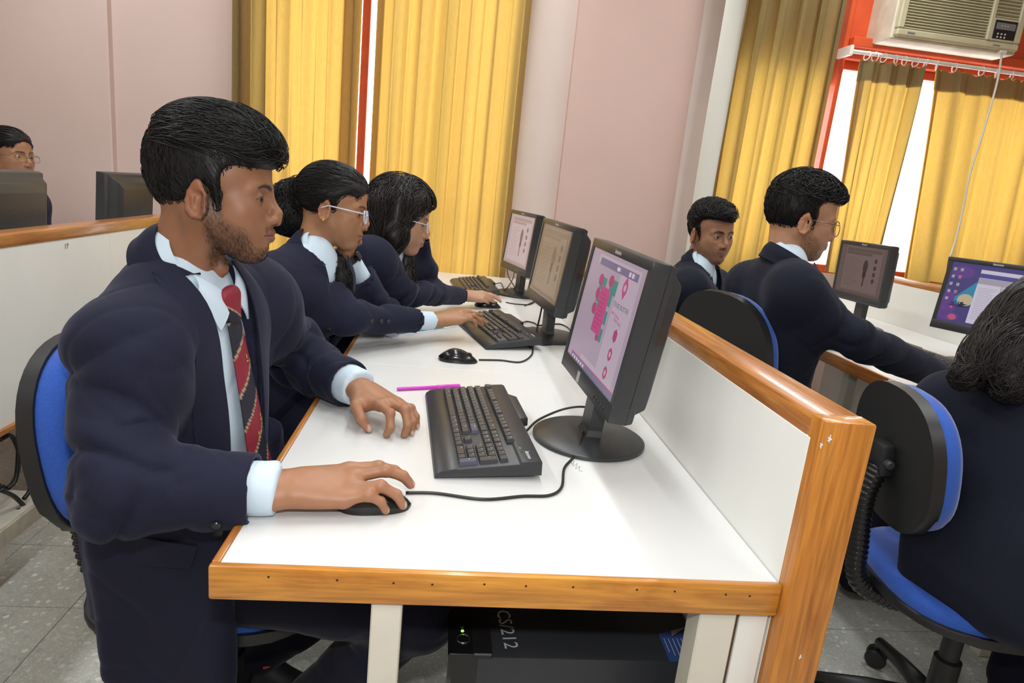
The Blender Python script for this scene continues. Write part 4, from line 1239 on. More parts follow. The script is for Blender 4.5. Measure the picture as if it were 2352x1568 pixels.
def polygonize(F, lo, hi, h, B=8):
    """sparse surface nets"""
    lo = np.asarray(lo, np.float32); hi = np.asarray(hi, np.float32)
    def centers(ijk, size): return (lo+(ijk+.5)*size).astype(np.float32)
    S = h*B*4
    n = np.maximum(1, np.ceil((hi-lo)/S).astype(int))
    ijk = np.stack(np.meshgrid(*[np.arange(a) for a in n], indexing='ij'), -1).reshape(-1, 3)
    v = F.ev(centers(ijk, S)); ijk = ijk[np.abs(v) < S*.87*1.9+.02]
    off = np.stack(np.meshgrid(*[np.arange(4)]*3, indexing='ij'), -1).reshape(-1, 3)
    ijk = (ijk[:, None]*4+off).reshape(-1, 3)
    S = h*B
    c = centers(ijk, S); v = F.ev(c); keep = np.abs(v) < S*.87*1.8+.005
    ijk = ijk[keep]; c = c[keep]
    nb = len(ijk)
    g = np.stack(np.meshgrid(*[np.arange(B+1)]*3, indexing='ij'), -1).astype(np.float32)
    val = np.full((nb, B+1, B+1, B+1), 10.0, np.float32)
    hd = S*.87
    CH = 600
    for s0 in range(0, nb, CH):
        sl = slice(s0, s0+CH)
        P = (lo+(ijk[sl, None, None, None]*B+g[None])*h).astype(np.float32)
        vv = val[sl].copy(); cc = c[sl]
        for op, f, k in F.ops:
            d0 = f(cc)
            if op == 'i':
                d = f(P); vv = -smin(-vv, -d, k); continue
            m = d0 < hd*2.05+2*k+.006
            if not m.any(): continue
            d = f(P[m])
            if op == 'u': vv[m] = smin(vv[m], d, k)
            else: vv[m] = -smin(-vv[m], d, k)
        val[sl] = vv
    # cells
    neg = val < 0
    cnt = np.zeros((nb, B, B, B), np.int8)
    for a in (0, 1):
        for b in (0, 1):
            for d in (0, 1):
                cnt += neg[:, a:B+a, b:B+b, d:B+d]
    act = (cnt > 0) & (cnt < 8)
    bi, ci, cj, ck = np.nonzero(act)
    acc = np.zeros((len(bi), 3), np.float32); num = np.zeros(len(bi), np.float32)
    cor = np.array([[a, b, d] for a in (0, 1) for b in (0, 1) for d in (0, 1)])
    cv = np.stack([val[bi, ci+a, cj+b, ck+d] for a, b, d in cor], -1)
    for i in range(8):
        for ax in range(3):
            if cor[i][ax] == 0:
                j = i + (4, 2, 1)[ax]
                va, vb = cv[:, i], cv[:, j]
                m = (va < 0) != (vb < 0)
                t = np.where(m, va/(va-vb+1e-20), 0)
                p = cor[i][None].astype(np.float32).repeat(len(bi), 0); p[:, ax] += t
                acc += p*m[:, None]; num += m
    cell = ijk[bi]*B+np.stack([ci, cj, ck], -1)
    V = lo+(cell+acc/num[:, None])*h
    big = np.int64(1 << 20)
    key = (cell[:, 0].astype(np.int64)*big+cell[:, 1])*big+cell[:, 2]
    order = np.argsort(key); sk = key[order]
    quads = []
    for ax in range(3):
        j = (4, 2, 1)[ax]
        va, vb = cv[:, 0], cv[:, j]
        m = (va < 0) != (vb < 0)
        cc = cell[m]; s_ = va[m] < 0
        e1 = np.zeros(3, int); e2 = np.zeros(3, int); e1[(ax+1) % 3] = 1; e2[(ax+2) % 3] = 1
        ids = []
        ok = np.ones(len(cc), bool)
        for o in (0*e1, e1, e1+e2, e2):
            q = cc-o
            kk = (q[:, 0].astype(np.int64)*big+q[:, 1])*big+q[:, 2]
            pos = np.clip(np.searchsorted(sk, kk), 0, len(sk)-1)
            ok &= sk[pos] == kk
            ids.append(order[pos])
        Q = np.stack(ids, -1)
        Q[~s_] = Q[~s_][:, ::-1]
        quads.append(Q[ok])
    Q = np.concatenate(quads)
    return V.astype(np.float32), Q[:, ::-1] if False else Q

def project(F, P, it=3):
    for _ in range(it):
        P = P-F.grad(P)*F.ev(P)[..., None]
    return P

def set_color(me, C, name='Col'):
    a = me.color_attributes.new(name, 'FLOAT_COLOR', 'POINT')
    a.data.foreach_set('color', np.concatenate([C, np.ones((len(C), 1))], 1).astype(np.float32).ravel())

def attr_mat(name, rough=.5, spec=.4, bump=0.0, bscale=400, sss=0.0):
    if name in MATS: return MATS[name]
    m = bpy.data.materials.new(name); m.use_nodes = True
    nt = m.node_tree; b = nt.nodes['Principled BSDF']
    a = nt.nodes.new('ShaderNodeAttribute'); a.attribute_name = 'Col'
    nt.links.new(a.outputs['Color'], b.inputs['Base Color'])
    b.inputs['Roughness'].default_value = rough; b.inputs['Specular IOR Level'].default_value = spec
    if sss:
        b.inputs['Subsurface Weight'].default_value = sss
        b.inputs['Subsurface Radius'].default_value = (.012, .005, .003)
        b.inputs['Subsurface Scale'].default_value = 1.0
    if bump:
        tc = nt.nodes.new('ShaderNodeTexCoord')
        n2 = nt.nodes.new('ShaderNodeTexNoise'); n2.inputs['Scale'].default_value = bscale; n2.inputs['Detail'].default_value = 4
        nt.links.new(tc.outputs['Object'], n2.inputs['Vector'])
        bp = nt.nodes.new('ShaderNodeBump'); bp.inputs['Strength'].default_value = bump; bp.inputs['Distance'].default_value = .001
        nt.links.new(n2.outputs[0], bp.inputs['Height']); nt.links.new(bp.outputs[0], b.inputs['Normal'])
    MATS[name] = m
    return m
SKIN = attr_mat('skin', .46, .4, .10, 700)
HAIRM = mat('black_hair', (.007, .006, .006), .5, .35)
HAIRB = mat('brown_black_hair', (.012, .008, .007), .42, .5)
NAVY = mat('navy_wool', (.0105, .0115, .029), .85, .25, noise=.12, nscale=350, bump=.12, bscale=1500, sheen=.12, sheen_tint=(.5, .52, .7))
NAVYD = mat('dark_navy_wool', (.0085, .0105, .021), .88, .25, noise=.12, nscale=350, bump=.12, bscale=1500, sheen=.10, sheen_tint=(.5, .52, .7))
TROU = mat('navy_trousers', (.009, .010, .022), .9, .2, sheen=.1)
SHIRT = mat('pale_blue_shirt', (.58, .70, .80), .75, .25, bump=.08, bscale=1200)
EYEM = attr_mat('eyeball', .12, .5)
METAL = mat('thin_metal', (.25, .22, .2), .3, metal=1.0)
CLEARP = mat('clear_acetate', (.60, .60, .70), .15, .5)
BUTM = mat('dark_button', (.012, .012, .016), .25, .5)

def rotm(yaw, pitch, roll):
    """columns: forward, left, up. yaw about z from +X, pitch positive looks down, roll positive leans to the right"""
    cy, sy, cp, sp, cr_, sr = math.cos(yaw), math.sin(yaw), math.cos(pitch), math.sin(pitch), math.cos(roll), math.sin(roll)
    f = np.array([cy*cp, sy*cp, -sp]); l = np.array([-sy, cy, 0.0]); u = np.cross(f, l)
    l2 = l*cr_+u*sr; u2 = u*cr_-l*sr
    return np.stack([f, l2, u2], 1)

def head_prims(F, o, R, s=1.0, female=False, jaw=1.0, nose=1.0, chin=0.0, full=0.0, lipk=1.0):
    """adds a head to a field; local x forward, y left, z up"""
    o = np.asarray(o, float)
    T = lambda x, y, z: o+R@(np.array([x, y, z])*s)
    E = lambda c, r, k=.02: F.u(ell(T(*c), np.array(r)*s, R), k*s)
    fw = .94 if female else 1.0
    F.u(ell(T(-.014, 0, .034), np.array([.094, .0745, .084])*s, R), .02)
    E((.030, 0, .044), (.060, .064*fw, .062), .03)
    E((.034, 0, -.030), (.056, .058*fw, .072), .03)           # mid face
    for y in (-1, 1):
        F.u(rc(T(-.004, y*.052*fw, -.040), T(.060, y*(.017*jaw), -.094-chin), .0185*s, .0165*s), .030*s)   # jaw
        E((.054, y*.040, -.018), (.026, .021, .022), .025)      # cheekbone
        E((.048, y*.034, -.050), (.024+full*.004, .021+full*.006, .028), .03)     # cheek
        F.u(rc(T(.0835, y*.010, .0185), T(.070, y*.046, .019), .0095*s, .0075*s), .014*s)      # brow
    E((.0725, 0, -.092-chin), (.0185, .019, .0165), .018)      # chin
    E((.074, 0, -.055), (.0225, .029, .026), .022)           # muzzle
    # eye sockets
    for y in (-1, 1):
        F.sub(ell(T(.0975, y*.033, .003), np.array([.0215, .0185, .0135])*s, R), .016*s)
    # lids
    for y in (-1, 1):
        F.u(ell(T(.0735, y*.0325, .002), np.array([.0138, .0155, .0128])*s, R), .005*s)
        F.sub(ell(T(.0905, y*.0330, .0008), np.array([.0115, .0132, .0045])*s, R), .0015*s)
    # nose
    F.u(rc(T(.0885, 0, .012), T(.1050, 0, -.021), .0065*s, .0088*s), .011*s)
    F.u(rc(T(.1055, 0, -.022), T(.098+.0125*nose, 0, -.0300), .0085*s, .0098*s), .008*s)
    for y in (-1, 1):
        E((.0975, y*.0125, -.0345), (.0115, .0075, .0082), .007)
        F.sub(ell(T(.1035, y*.0065, -.0425), np.array([.0052, .0032, .0045])*s, R), .003)
    F.u(rc(T(.098, 0, -.040), T(.1085, 0, -.0385), .0052*s, .005*s), .005*s)
    # lips
    q = lipk
    for y in (-1, 1):
        F.u(rc(T(.0985, y*.004, -.0565), T(.0845, y*.0235, -.0625), .0052*q*s, .0026*s), .0045*s)
        F.u(rc(T(.0965, y*.002, -.0665), T(.0840, y*.0225, -.0635), .0062*q*s, .0026*s), .0045*s)
        F.sub(rc(T(.1050, y*.0005, -.0613), T(.0890, y*.0245, -.0628), .0016*s, .0012*s), .0022*s)
    # ears
    for y in (-1, 1):
        yb = y*.0715*fw
        ca = nrm((-.36, y*.93, 0)); Re = np.stack([nrm(np.array([.93, y*.36, 0.10])), ca, np.cross(nrm(np.array([.93, y*.36, 0.10])), ca)], 1)
        RR = R@Re
        c = np.array([-.008, yb+y*.0065, -.010])
        L = lambda a, b, d: o+R@((c+Re@np.array([a, b, d]))*s)
        sg = 1.0
        F.u(ell(L(0, .0, .002), np.array([.0175, .0055, .0285])*s, RR), .006*s)
        F.sub(ell(L(.003, .0065, .003), np.array([.0105, .0055, .0185])*s, RR), .003*s)
        pts = [(.012, .0015, .006), (.0125, .003, .020), (.004, .004, .0295), (-.008, .0045, .027), (-.0155, .005, .016), (-.0165, .005, .002), (-.0125, .004, -.012), (-.006, .003, -.022)]
        for a, b in zip(pts[:-1], pts[1:]):
            F.u(rc(L(*a), L(*b), .0036*s, .0036*s), .003*s)
        F.u(rc(L(-.008, .0035, .014), L(-.006, .0045, -.004), .003*s, .0034*s), .003*s)
        F.u(ell(L(.002, .002, -.0245), np.array([.0085, .0048, .009])*s, RR), .005*s)
        F.u(ell(L(.0125, .002, -.004), np.array([.0045, .004, .0065])*s, RR), .004*s)
        F.sub(ell(L(.006, .004, -.005), np.array([.006, .006, .008])*s, RR), .003*s)
    return T

def skin_colors(V, o, R, s, base, lip, beard=None, female=False, brow=(.012, .009, .008), browk=1.0):
    """per-vertex skin colours from the position on the head"""
    Lc = ((V-np.asarray(o, np.float32))@R.astype(np.float32))/s
    x, y, z = Lc[:, 0], Lc[:, 1], Lc[:, 2]; ay = np.abs(y)
    C = np.tile(np.array(base, np.float32), (len(V), 1))
    def mixc(C, c, m): return C*(1-m[:, None])+np.array(c, np.float32)*m[:, None]
    def sm(d, a, b): 
        t = np.clip((d-a)/(b-a), 0, 1); return t*t*(3-2*t)
    rs = np.random.default_rng(5)
    n = np.sin(x*90+1.3)*np.sin(y*80+.4)*np.sin(z*85)+.5*np.sin(x*210)*np.sin(z*190+y*170)
    C = C*(1+.05*n[:, None])
    onhead = (z > -.13) & (np.abs(x) < .14) & (ay < .11)
    # reddish nose tip, cheeks, ears
    m = np.exp(-(((x-.105)/.02)**2+(y/.018)**2+((z+.03)/.016)**2))*.35
    C = mixc(C, np.array(base)*np.array([1.18, .92, .85]), m*onhead)
    m = np.exp(-((x+.016)/.03)**2-((ay-.083)/.012)**2-((z)/.04)**2)*.6
    C = mixc(C, np.array(base)*np.array([1.12, .85, .78]), m*onhead)
    # darker skin round the eyes
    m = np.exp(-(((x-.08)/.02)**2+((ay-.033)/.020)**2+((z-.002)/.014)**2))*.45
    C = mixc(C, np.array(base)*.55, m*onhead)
    # lips
    dz = np.where(z > -.0615, (z+.0615)/.0085, (z+.0615)/.0105)
    m = (1-sm((ay/.0245)**2+dz**2, .65, 1.05))*(x > .080)
    C = mixc(C, lip, m*.85*onhead)
    m = np.exp(-((z+.0617+.05*ay*ay*20)/.0013)**2)*(ay < .024)*(x > .083)
    C = mixc(C, np.array(lip)*.35, m*.7*onhead)
    # eyebrows
    t = np.clip((ay-.010)/(.050-.010), 0, 1)
    zb = .0195+.007*np.sin(np.minimum(t*1.25, 1)*np.pi*.72)-.004*t
    th = (.0048-.0026*t)*(.75 if female else 1.0)*browk
    m = (1-sm(np.abs(z-zb)/th, .6, 1.15))*sm(ay, .007, .012)*(1-sm(ay, .043, .052))*(x > .05)
    C = mixc(C, brow, m*.93*onhead)
    # lash lines and nostrils
    m = (1-sm(np.abs((z-.0056)+((ay-.0325)/.016)**2*.0045)/.0011, .6, 1.2))*(np.abs(ay-.0325) < .0155)*(x > .066)
    C = mixc(C, (.015, .011, .010), m*.9*onhead)
    m = np.exp(-(((x-.103)/.006)**2+((ay-.0065)/.004)**2+((z+.0415)/.0035)**2))
    C = mixc(C, np.array(base)*.15, m*.9*onhead)
    if beard is not None:
        jl = -.050-.52*np.clip(x, 0, .09)      # rough jaw line height at given x
        m1 = sm(x, -.004, .012)*(1-sm(z, jl+.014, jl+.040))*(1-sm(x, .060, .078))*sm(z, -.135, -.112)
        side = sm(x, -.006, .006)*(1-sm(x, .020, .034))*(1-sm(z, -.012, .028))*sm(z, -.09, -.05)*(ay > .04)
        chinm = (1-sm(z, -.090, -.078))*sm(x, .045, .065)*sm(z, -.122, -.104)
        mus = np.exp(-((z+.0495)/.0038)**2)*(ay < .026)*(x > .078)*sm(ay, .001, .006)
        soul = np.exp(-((z+.0775)/.004)**2-(y/.006)**2)*(x > .07)
        mm = np.clip(np.maximum.reduce([m1*.85, side*.8, chinm*.72, mus*.85, soul*.75]), 0, 1)*beard
        grain = .75+.25*rs.random(len(V)).astype(np.float32)
        C = mixc(C, (.040, .021, .012), mm*grain*onhead*.66)
        return np.clip(C, 0, 1), mm*onhead
    return np.clip(C, 0, 1), None

def eyeballs(parent, T, R, s, gaze=(0, 0), name='eye'):
    """two eyeballs with iris and pupil; gaze = yaw, pitch offset"""
    n, m = 28, 20
    V = []; F = []
    for i in range(m+1):
        a = math.pi*i/m
        for j in range(n):
            b = 2*math.pi*j/n
            V.append((math.cos(a), math.sin(a)*math.cos(b), math.sin(a)*math.sin(b)))
    for i in range(m):
        for j in range(n): F.append((i*n+j, i*n+(j+1) % n, (i+1)*n+(j+1) % n, (i+1)*n+j))
    V = np.array(V)
    ang = np.degrees(np.arccos(np.clip(V[:, 0], -1, 1)))
    C = np.where((ang < 13)[:, None], (.004, .004, .004), np.where((ang < 31)[:, None], (.022, .011, .007), (.48, .43, .40)))
    G = rotm(gaze[0], gaze[1], 0)
    for y in (-1, 1):
        P = (V*.0121*s)@(R@G).T+T(.0742, y*.0325, .0015)
        me = mesh(name, P, F, True); set_color(me, C)
        link(name, me, EYEM, parent)

def strands(F, seeds, flow, n, step, r, lift=.0, jit=.25, seed=0, keep=1.0, offs=.0015, follow=True, grav=0.0):
    """thin tapered locks that follow the surface of a field; returns V,Q arrays"""
    rs = np.random.default_rng(seed)
    P = project(F, np.asarray(seeds, np.float32), 4)
    k = len(P)
    pts = [P+F.grad(P)*offs]
    J = rs.normal(size=(k, 3)).astype(np.float32)*jit
    off = offs+rs.random(k).astype(np.float32)*lift
    cur = P
    for i in range(n):
        d = flow(cur)+J
        N = F.grad(cur)
        d = d-N*(d*N).sum(-1, keepdims=True)
        d = d/(np.linalg.norm(d, axis=-1, keepdims=True)+1e-9)
        nx = cur+d*step
        if follow: nx = nx-F.grad(nx)*F.ev(nx)[..., None]
        nx = nx.astype(np.float32)
        nx[:, 2] -= grav
        pts.append(nx+F.grad(nx)*(off*(1 if i < n-2 else .6))[:, None])
        cur = nx
    A = np.stack(pts, 1)                       # k, n+1, 3
    return strand_mesh(A, r)

def strand_mesh(A, r, taper=.25, flat=.45):
    k, m, _ = A.shape
    T = np.gradient(A, axis=1); T /= np.linalg.norm(T, axis=-1, keepdims=True)+1e-9
    ref = np.array([.31, .77, .55])
    N = np.cross(T, ref); N /= np.linalg.norm(N, axis=-1, keepdims=True)+1e-9
    Bn = np.cross(T, N)
    w = np.interp(np.linspace(0, 1, m), [0, .15, .7, 1], [.6, 1, .85, taper])*r
    V = []
    for a in (0, 2.1, 4.2):
        V.append(A+N*(w*math.cos(a))[None, :, None]+Bn*(w*math.sin(a))[None, :, None])
    V = np.stack(V, 2).reshape(-1, 3)            # k,m,3 -> index (i*m+j)*3+c
    base = (np.arange(k)[:, None]*m+np.arange(m-1)[None])*3
    Q = []
    for c in range(3):
        d = (c+1) % 3
        Q.append(np.stack([base+c, base+d, base+3+d, base+3+c], -1).reshape(-1, 4))
    return V.astype(np.float32), np.concatenate(Q)

def merge(parts):
    V = []; Q = []; n = 0
    for v, q in parts:
        V.append(v); Q.append(np.asarray(q)+n); n += len(v)
    return np.concatenate(V), np.concatenate(Q)
# ---------------------------------------------------------------- hands
FL = {'i': (.043, .026, .021), 'm': (.047, .030, .022), 'r': (.043, .028, .022), 'p': (.034, .021, .019)}
MC = {'i': (.088, .026, .003), 'm': (.092, .005, .006), 'r': (.086, -.015, .003), 'p': (.076, -.032, -.003)}
def finger_ik(k, tip, n, L):
    """three bones from k to tip, bulging towards n"""
    k = np.asarray(k, float); tip = np.asarray(tip, float)
    c = tip-k; D = np.linalg.norm(c); tot = sum(L)
    if D > tot*.998: c = c*(tot*.998/D); D = tot*.998
    def chain(a):
        ang = 0; p = np.zeros(2); out = [p.copy()]
        for i, l in enumerate(L):
            p = p+l*np.array([math.cos(ang), math.sin(ang)]); out.append(p.copy())
            ang -= a*(1.0 if i == 0 else .75)
        return out
    lo, hi = 0.0, 2.2
    for _ in range(40):
        m = (lo+hi)/2
        if np.linalg.norm(chain(m)[-1]) > D: lo = m
        else: hi = m
    ch = chain((lo+hi)/2); e = ch[-1]; th = math.atan2(e[1], e[0])
    cd = c/D; nn = nrm(n-cd*np.dot(n, cd))
    R2 = lambda q: (q[0]*math.cos(-th)-q[1]*math.sin(-th), q[0]*math.sin(-th)+q[1]*math.cos(-th))
    return [k+cd*R2(q)[0]+nn*R2(q)[1] for q in ch]

def hand_prims(F, wrist, f, n, side, tips, s=1.0, thumb=None, fore=None, nails=None, rr=1.0):
    """side: -1 right hand, +1 left hand. tips: dict of fingertip targets (world) or flex offsets"""
    wrist = np.asarray(wrist, float); f = nrm(f); n = nrm(np.asarray(n)-f*np.dot(n, f)); t = np.cross(n, f)*(-side)
    W = lambda a, b, c: wrist+(f*a+t*b+n*c)*s
    if fore is not None:
        d = nrm(wrist-np.asarray(fore))
        F.u(rcf(np.asarray(fore), wrist-d*.02, .032*s*rr, .0265*s*rr, n, .80), .02)
    F.u(rcf(W(-.03, 0, 0), W(.018, .002, 0), .0270*s*rr, .029*s*rr, n, .70), .020*s)
    F.u(ell(W(.052, .002, -.004), np.array([.044, .036, .0135])*s, np.stack([f, t, n], 1)), .014*s)
    F.u(rc(W(.020, .022, -.010), W(.050, .033, -.014), .0145*s, .0125*s), .016*s)       # thenar
    for q in 'imrp':
        k = W(*MC[q])
        F.u(rc(W(.012, MC[q][1]*.55, .002), k-n*.0015*s, .011*s, .0098*s), .016*s)
        tp = tips.get(q)
        if tp is None: tp = W(MC[q][0]+.075, MC[q][1]*1.25, MC[q][2]-.035)
        J = finger_ik(k, tp, n, [l*s for l in FL[q]])
        r0 = {'i': .0090, 'm': .0092, 'r': .0086, 'p': .0076}[q]*s*rr
        rad = [r0*1.05, r0*.98, r0*.88, r0*.80]
        F.u(rc(J[0], J[1], rad[0], rad[1]), .009*s)
        F.u(ell(J[1], np.full(3, rad[1]*1.06)), .004*s)
        F.u(rc(J[1], J[2], rad[1]*.97, rad[2]), .004*s)
        F.u(rc(J[2], J[3], rad[2]*.98, rad[3]), .004*s)
        if nails is not None:
            d = nrm(J[3]-J[2]); nn = nrm(n-d*np.dot(n, d))
            if np.dot(nn, n) < 0: nn = -nn
            nails.append((J[3]+nn*rad[3]*.75+d*.001*s, d, nn, rad[3]))
    c0 = W(.022, .024, -.010)
    tt = W(.085, .058, -.030) if thumb is None else np.asarray(thumb, float)
    J = finger_ik(c0, tt, nrm(t*.8+n*.6), [.044*s, .031*s, .025*s])
    F.u(rc(J[0], J[1], .0135*s*rr, .0108*s*rr), .014*s)
    F.u(rc(J[1], J[2], .0105*s*rr, .0098*s*rr), .005*s)
    F.u(rcf(J[2], J[3], .0098*s*rr, .0085*s*rr, n, .9), .004*s)
    if nails is not None:
        d = nrm(J[3]-J[2]); nn = nrm(n*.9+t*.45-d*np.dot(n*.9+t*.45, d))
        nails.append((J[3]+nn*.0075*s, d, nn, .0088*s))

def nail_colors(V, C, nails, col):
    for c, d, nn, r in nails:
        q = V-c.astype(np.float32)
        b = np.cross(nn, d)
        a1, a2, a3 = q@d.astype(np.float32), q@b.astype(np.float32), q@nn.astype(np.float32)
        m = ((a1/(r*.95))**2+(a2/(r*.72))**2 < 1) & (a3 > -r*.55) & (a3 < r)
        C[m] = col
    return C

# ---------------------------------------------------------------- clothes
def torso_frame(pel, neck, shL, shR):
    up = nrm(neck-pel); l = shL-shR; l = nrm(l-up*np.dot(l, up)); fwd = np.cross(l, up)
    return np.stack([fwd, l, up], 1)
def torso_prims(F, pel, neck, shL, shR, TR, g=0.0, belly=0.0, fem=0.0, w=1.0):
    L = lambda t: pel+(neck-pel)*t
    fwd, lf, up = TR[:, 0], TR[:, 1], TR[:, 2]
    F.u(ell(L(.66)+fwd*.002, (.106+g, .168*w+g, .20), TR), .05)
    F.u(ell(L(.34), (.108+g+belly, .150*w+g, .19), TR), .06)
    F.u(ell(L(.06), (.125+g, .178*w+g, .15), TR), .06)
    if fem:
        for y in (-1, 1): F.u(ell(L(.62)+fwd*(.075)+lf*y*.068, (.055*fem+g, .062+g, .065), TR), .04)
    sm_ = (shL+shR)/2
    for sh in (shL, shR):
        F.u(rc(neck-up*.040+(sh-sm_)*.20, sh+up*.006, .058+g*.6, .052+g), .05)
        F.u(rc(sh, L(.55)+(sh-sm_)*.62, .062+g, .07+g), .05)
def arm_prims(F, sh, el, wr, r=(.066, .055, .054, .043), k=.035):
    F.u(rc(sh, el, r[0], r[1]), k)
    F.u(rc(el, wr, r[2], r[3]), .02)

def vnormals(V, Q):
    n = np.cross(V[Q[:, 2]]-V[Q[:, 0]], V[Q[:, 3]]-V[Q[:, 1]])
    N = np.zeros_like(V)
    for i in range(4): np.add.at(N, Q[:, i], n)
    return N/(np.linalg.norm(N, axis=1, keepdims=True)+1e-12)

def folds(V, Q, limbs, amp=.004, low=.003, seed=1):
    """soft cloth relief: lumps everywhere, ring folds near the elbows"""
    rs = np.random.default_rng(seed)
    N = vnormals(V, Q)
    d = np.zeros(len(V), np.float32)
    for _ in range(5):
        k = rs.normal(size=3)*rs.uniform(14, 34); d += low*.42*np.sin(V@k.astype(np.float32)+rs.uniform(0, 6))
    for _ in range(6):                               # thin crease lines here and there
        k = nrm(rs.normal(size=3))*rs.uniform(38, 75); k2 = rs.normal(size=3)*16; k3 = rs.normal(size=3)*9
        ph_ = V@k.astype(np.float32)+1.2*np.sin(V@k2.astype(np.float32)+rs.uniform(0, 6))
        msk = np.clip(np.sin(V@k3.astype(np.float32)+rs.uniform(0, 6))*1.6-.5, 0, 1)
        d -= .0022*msk*(1-np.abs(np.sin(ph_*.5)))**4
    for a, b, t0, wd, fr in limbs:
        a = np.asarray(a, np.float32); b = np.asarray(b, np.float32); ba = b-a; l = float(np.linalg.norm(ba)); u = ba/l
        q = V-a; t = (q@u); rad = q-t[:, None]*u; r = np.linalg.norm(rad, axis=1)
        e1 = nrm(np.cross(u, (.3, .2, .9))).astype(np.float32); e2 = np.cross(u, e1)
        ph = np.arctan2(rad@e2, rad@e1)
        m = np.exp(-((t/l-t0)/wd)**2)*(r < .10)*(t > -.08)*(t < l+.08)
        s1 = np.sin(fr*.5*t+1.3*np.sin(ph+rs.uniform(0, 6))+rs.uniform(0, 6)); s1 = .6-1.7*(1-np.abs(s1))**2.2
        d += amp*m*s1*(.5+.5*np.sin(ph*1+rs.uniform(0, 6)))
        s2 = np.sin(fr*.55*t-1.9*np.sin(ph+rs.uniform(0, 6))+rs.uniform(0, 6))
        d += amp*.6*m*s2
    return (V+N*d[:, None]).astype(np.float32)

def ribbon_mesh(P, thick, name, m, parent, smooth=True):
    """P: (rows, cols, 3) sheet -> thin solid"""
    P = np.asarray(P, float); r, c, _ = P.shape
    du = np.gradient(P, axis=0); dv = np.gradient(P, axis=1)
    N = np.cross(du, dv); N /= np.linalg.norm(N, axis=-1, keepdims=True)+1e-12
    A = (P+N*thick/2).reshape(-1, 3); B = (P-N*thick/2).reshape(-1, 3)
    V = np.concatenate([A, B]); n = r*c
    idx = np.arange(n).reshape(r, c)
    Q = [np.stack([idx[:-1, :-1], idx[1:, :-1], idx[1:, 1:], idx[:-1, 1:]], -1).reshape(-1, 4)]
    Q.append(Q[0][:, ::-1]+n)
    def edge(e): 
        e = np.asarray(e); return np.stack([e[:-1], e[:-1]+n, e[1:]+n, e[1:]], -1)
    Q += [edge(idx[0])[:, ::-1], edge(idx[-1]), edge(idx[:, 0]), edge(idx[:, -1])[:, ::-1]]
    me = mesh_np(name, V, np.concatenate(Q), smooth)
    bmx = bmesh.new(); bmx.from_mesh(me); bmesh.ops.recalc_face_normals(bmx, faces=bmx.faces[:]); bmx.to_mesh(me); bmx.free()
    me.polygons.foreach_set('use_smooth', np.ones(len(me.polygons), bool))
    me.set_sharp_from_angle(angle=math.radians(50))
    return link(name, me, m, parent)

class Drape:
    """projects outlines drawn on the chest onto the clothed torso"""
    def __init__(s, F, lo, hi, neck, TR):
        V, Q = polygonize(F, lo, hi, .009)
        s.b = BVHTree.FromPolygons(V.tolist(), [tuple(int(i) for i in q) for q in Q])
        s.o = np.asarray(neck, float); s.TR = TR
    def front(s, u, w, off=.004, d=(1, 0, 0), back=0.0):
        dv = s.TR@nrm(d)
        p = s.o+s.TR@np.array([-back, u, w])+dv*.5
        h = s.b.ray_cast(Vector(p), Vector(-dv))
        if h[0] is None: return None
        return np.array(h[0])+dv*off
    def sheet(s, inner, outer, cols=7, rows=22, off=(.006, .003), name='lapel', m=None, parent=None, d=(1, 0, 0), thick=.003):
        """inner/outer: polylines of (u,w)"""
        def rs_(P, n):
            P = np.asarray(P, float); dd = np.r_[0, np.cumsum(np.linalg.norm(np.diff(P, axis=0), axis=1))]
            t = np.linspace(0, dd[-1], n); return np.stack([np.interp(t, dd, P[:, i]) for i in range(2)], -1)
        A, B = rs_(inner, rows), rs_(outer, rows)
        out = np.zeros((rows, cols, 3)); last = None
        for i in range(rows):
            for j in range(cols):
                t = j/(cols-1)
                q = A[i]*(1-t)+B[i]*t
                o_ = off[0]*(1-t)+off[1]*t+.0035*math.sin(math.pi*t)
                p = s.front(q[0], q[1], o_, d)
                if p is None: p = last if last is not None else s.o
                out[i, j] = p; last = p
        # soften the sheet
        for _ in range(2):
            sm_ = out.copy()
            sm_[1:-1] = (out[:-2]+out[1:-1]*2+out[2:])/4
            out = sm_
        return ribbon_mesh(out, thick, name, m, parent)

def neck_band(c, R, r0, r1, h, drop, gap, name, m, parent, pts=.0, thick=.0022, lean=.0, back=.0, rows=6, cols=48, sq=.92):
    """a collar: stands round the neck from angle gap..2pi-gap, folded down over drop; c at the base of the neck"""
    P = np.zeros((rows, cols, 3))
    for j in range(cols):
        a = gap+(2*math.pi-2*gap)*j/(cols-1)         # 0 = front
        ca, sa = math.cos(a), math.sin(a)
        fr = (1+ca)/2                                  # 1 at the front
        for i in range(rows):
            t = i/(rows-1)
            # up the stand then over and down
            rr_ = r0+(r1-r0)*t+.004*math.sin(math.pi*min(1, t*1.3))
            z = h*(1-fr*.55)-(drop+pts*fr**3)*t+.003*math.sin(math.pi*t)
            x = rr_*ca*sq+lean*z
            P[i, j] = c+R@np.array([x+back, rr_*sa, z])
    return ribbon_mesh(P, thick, name, m, parent)

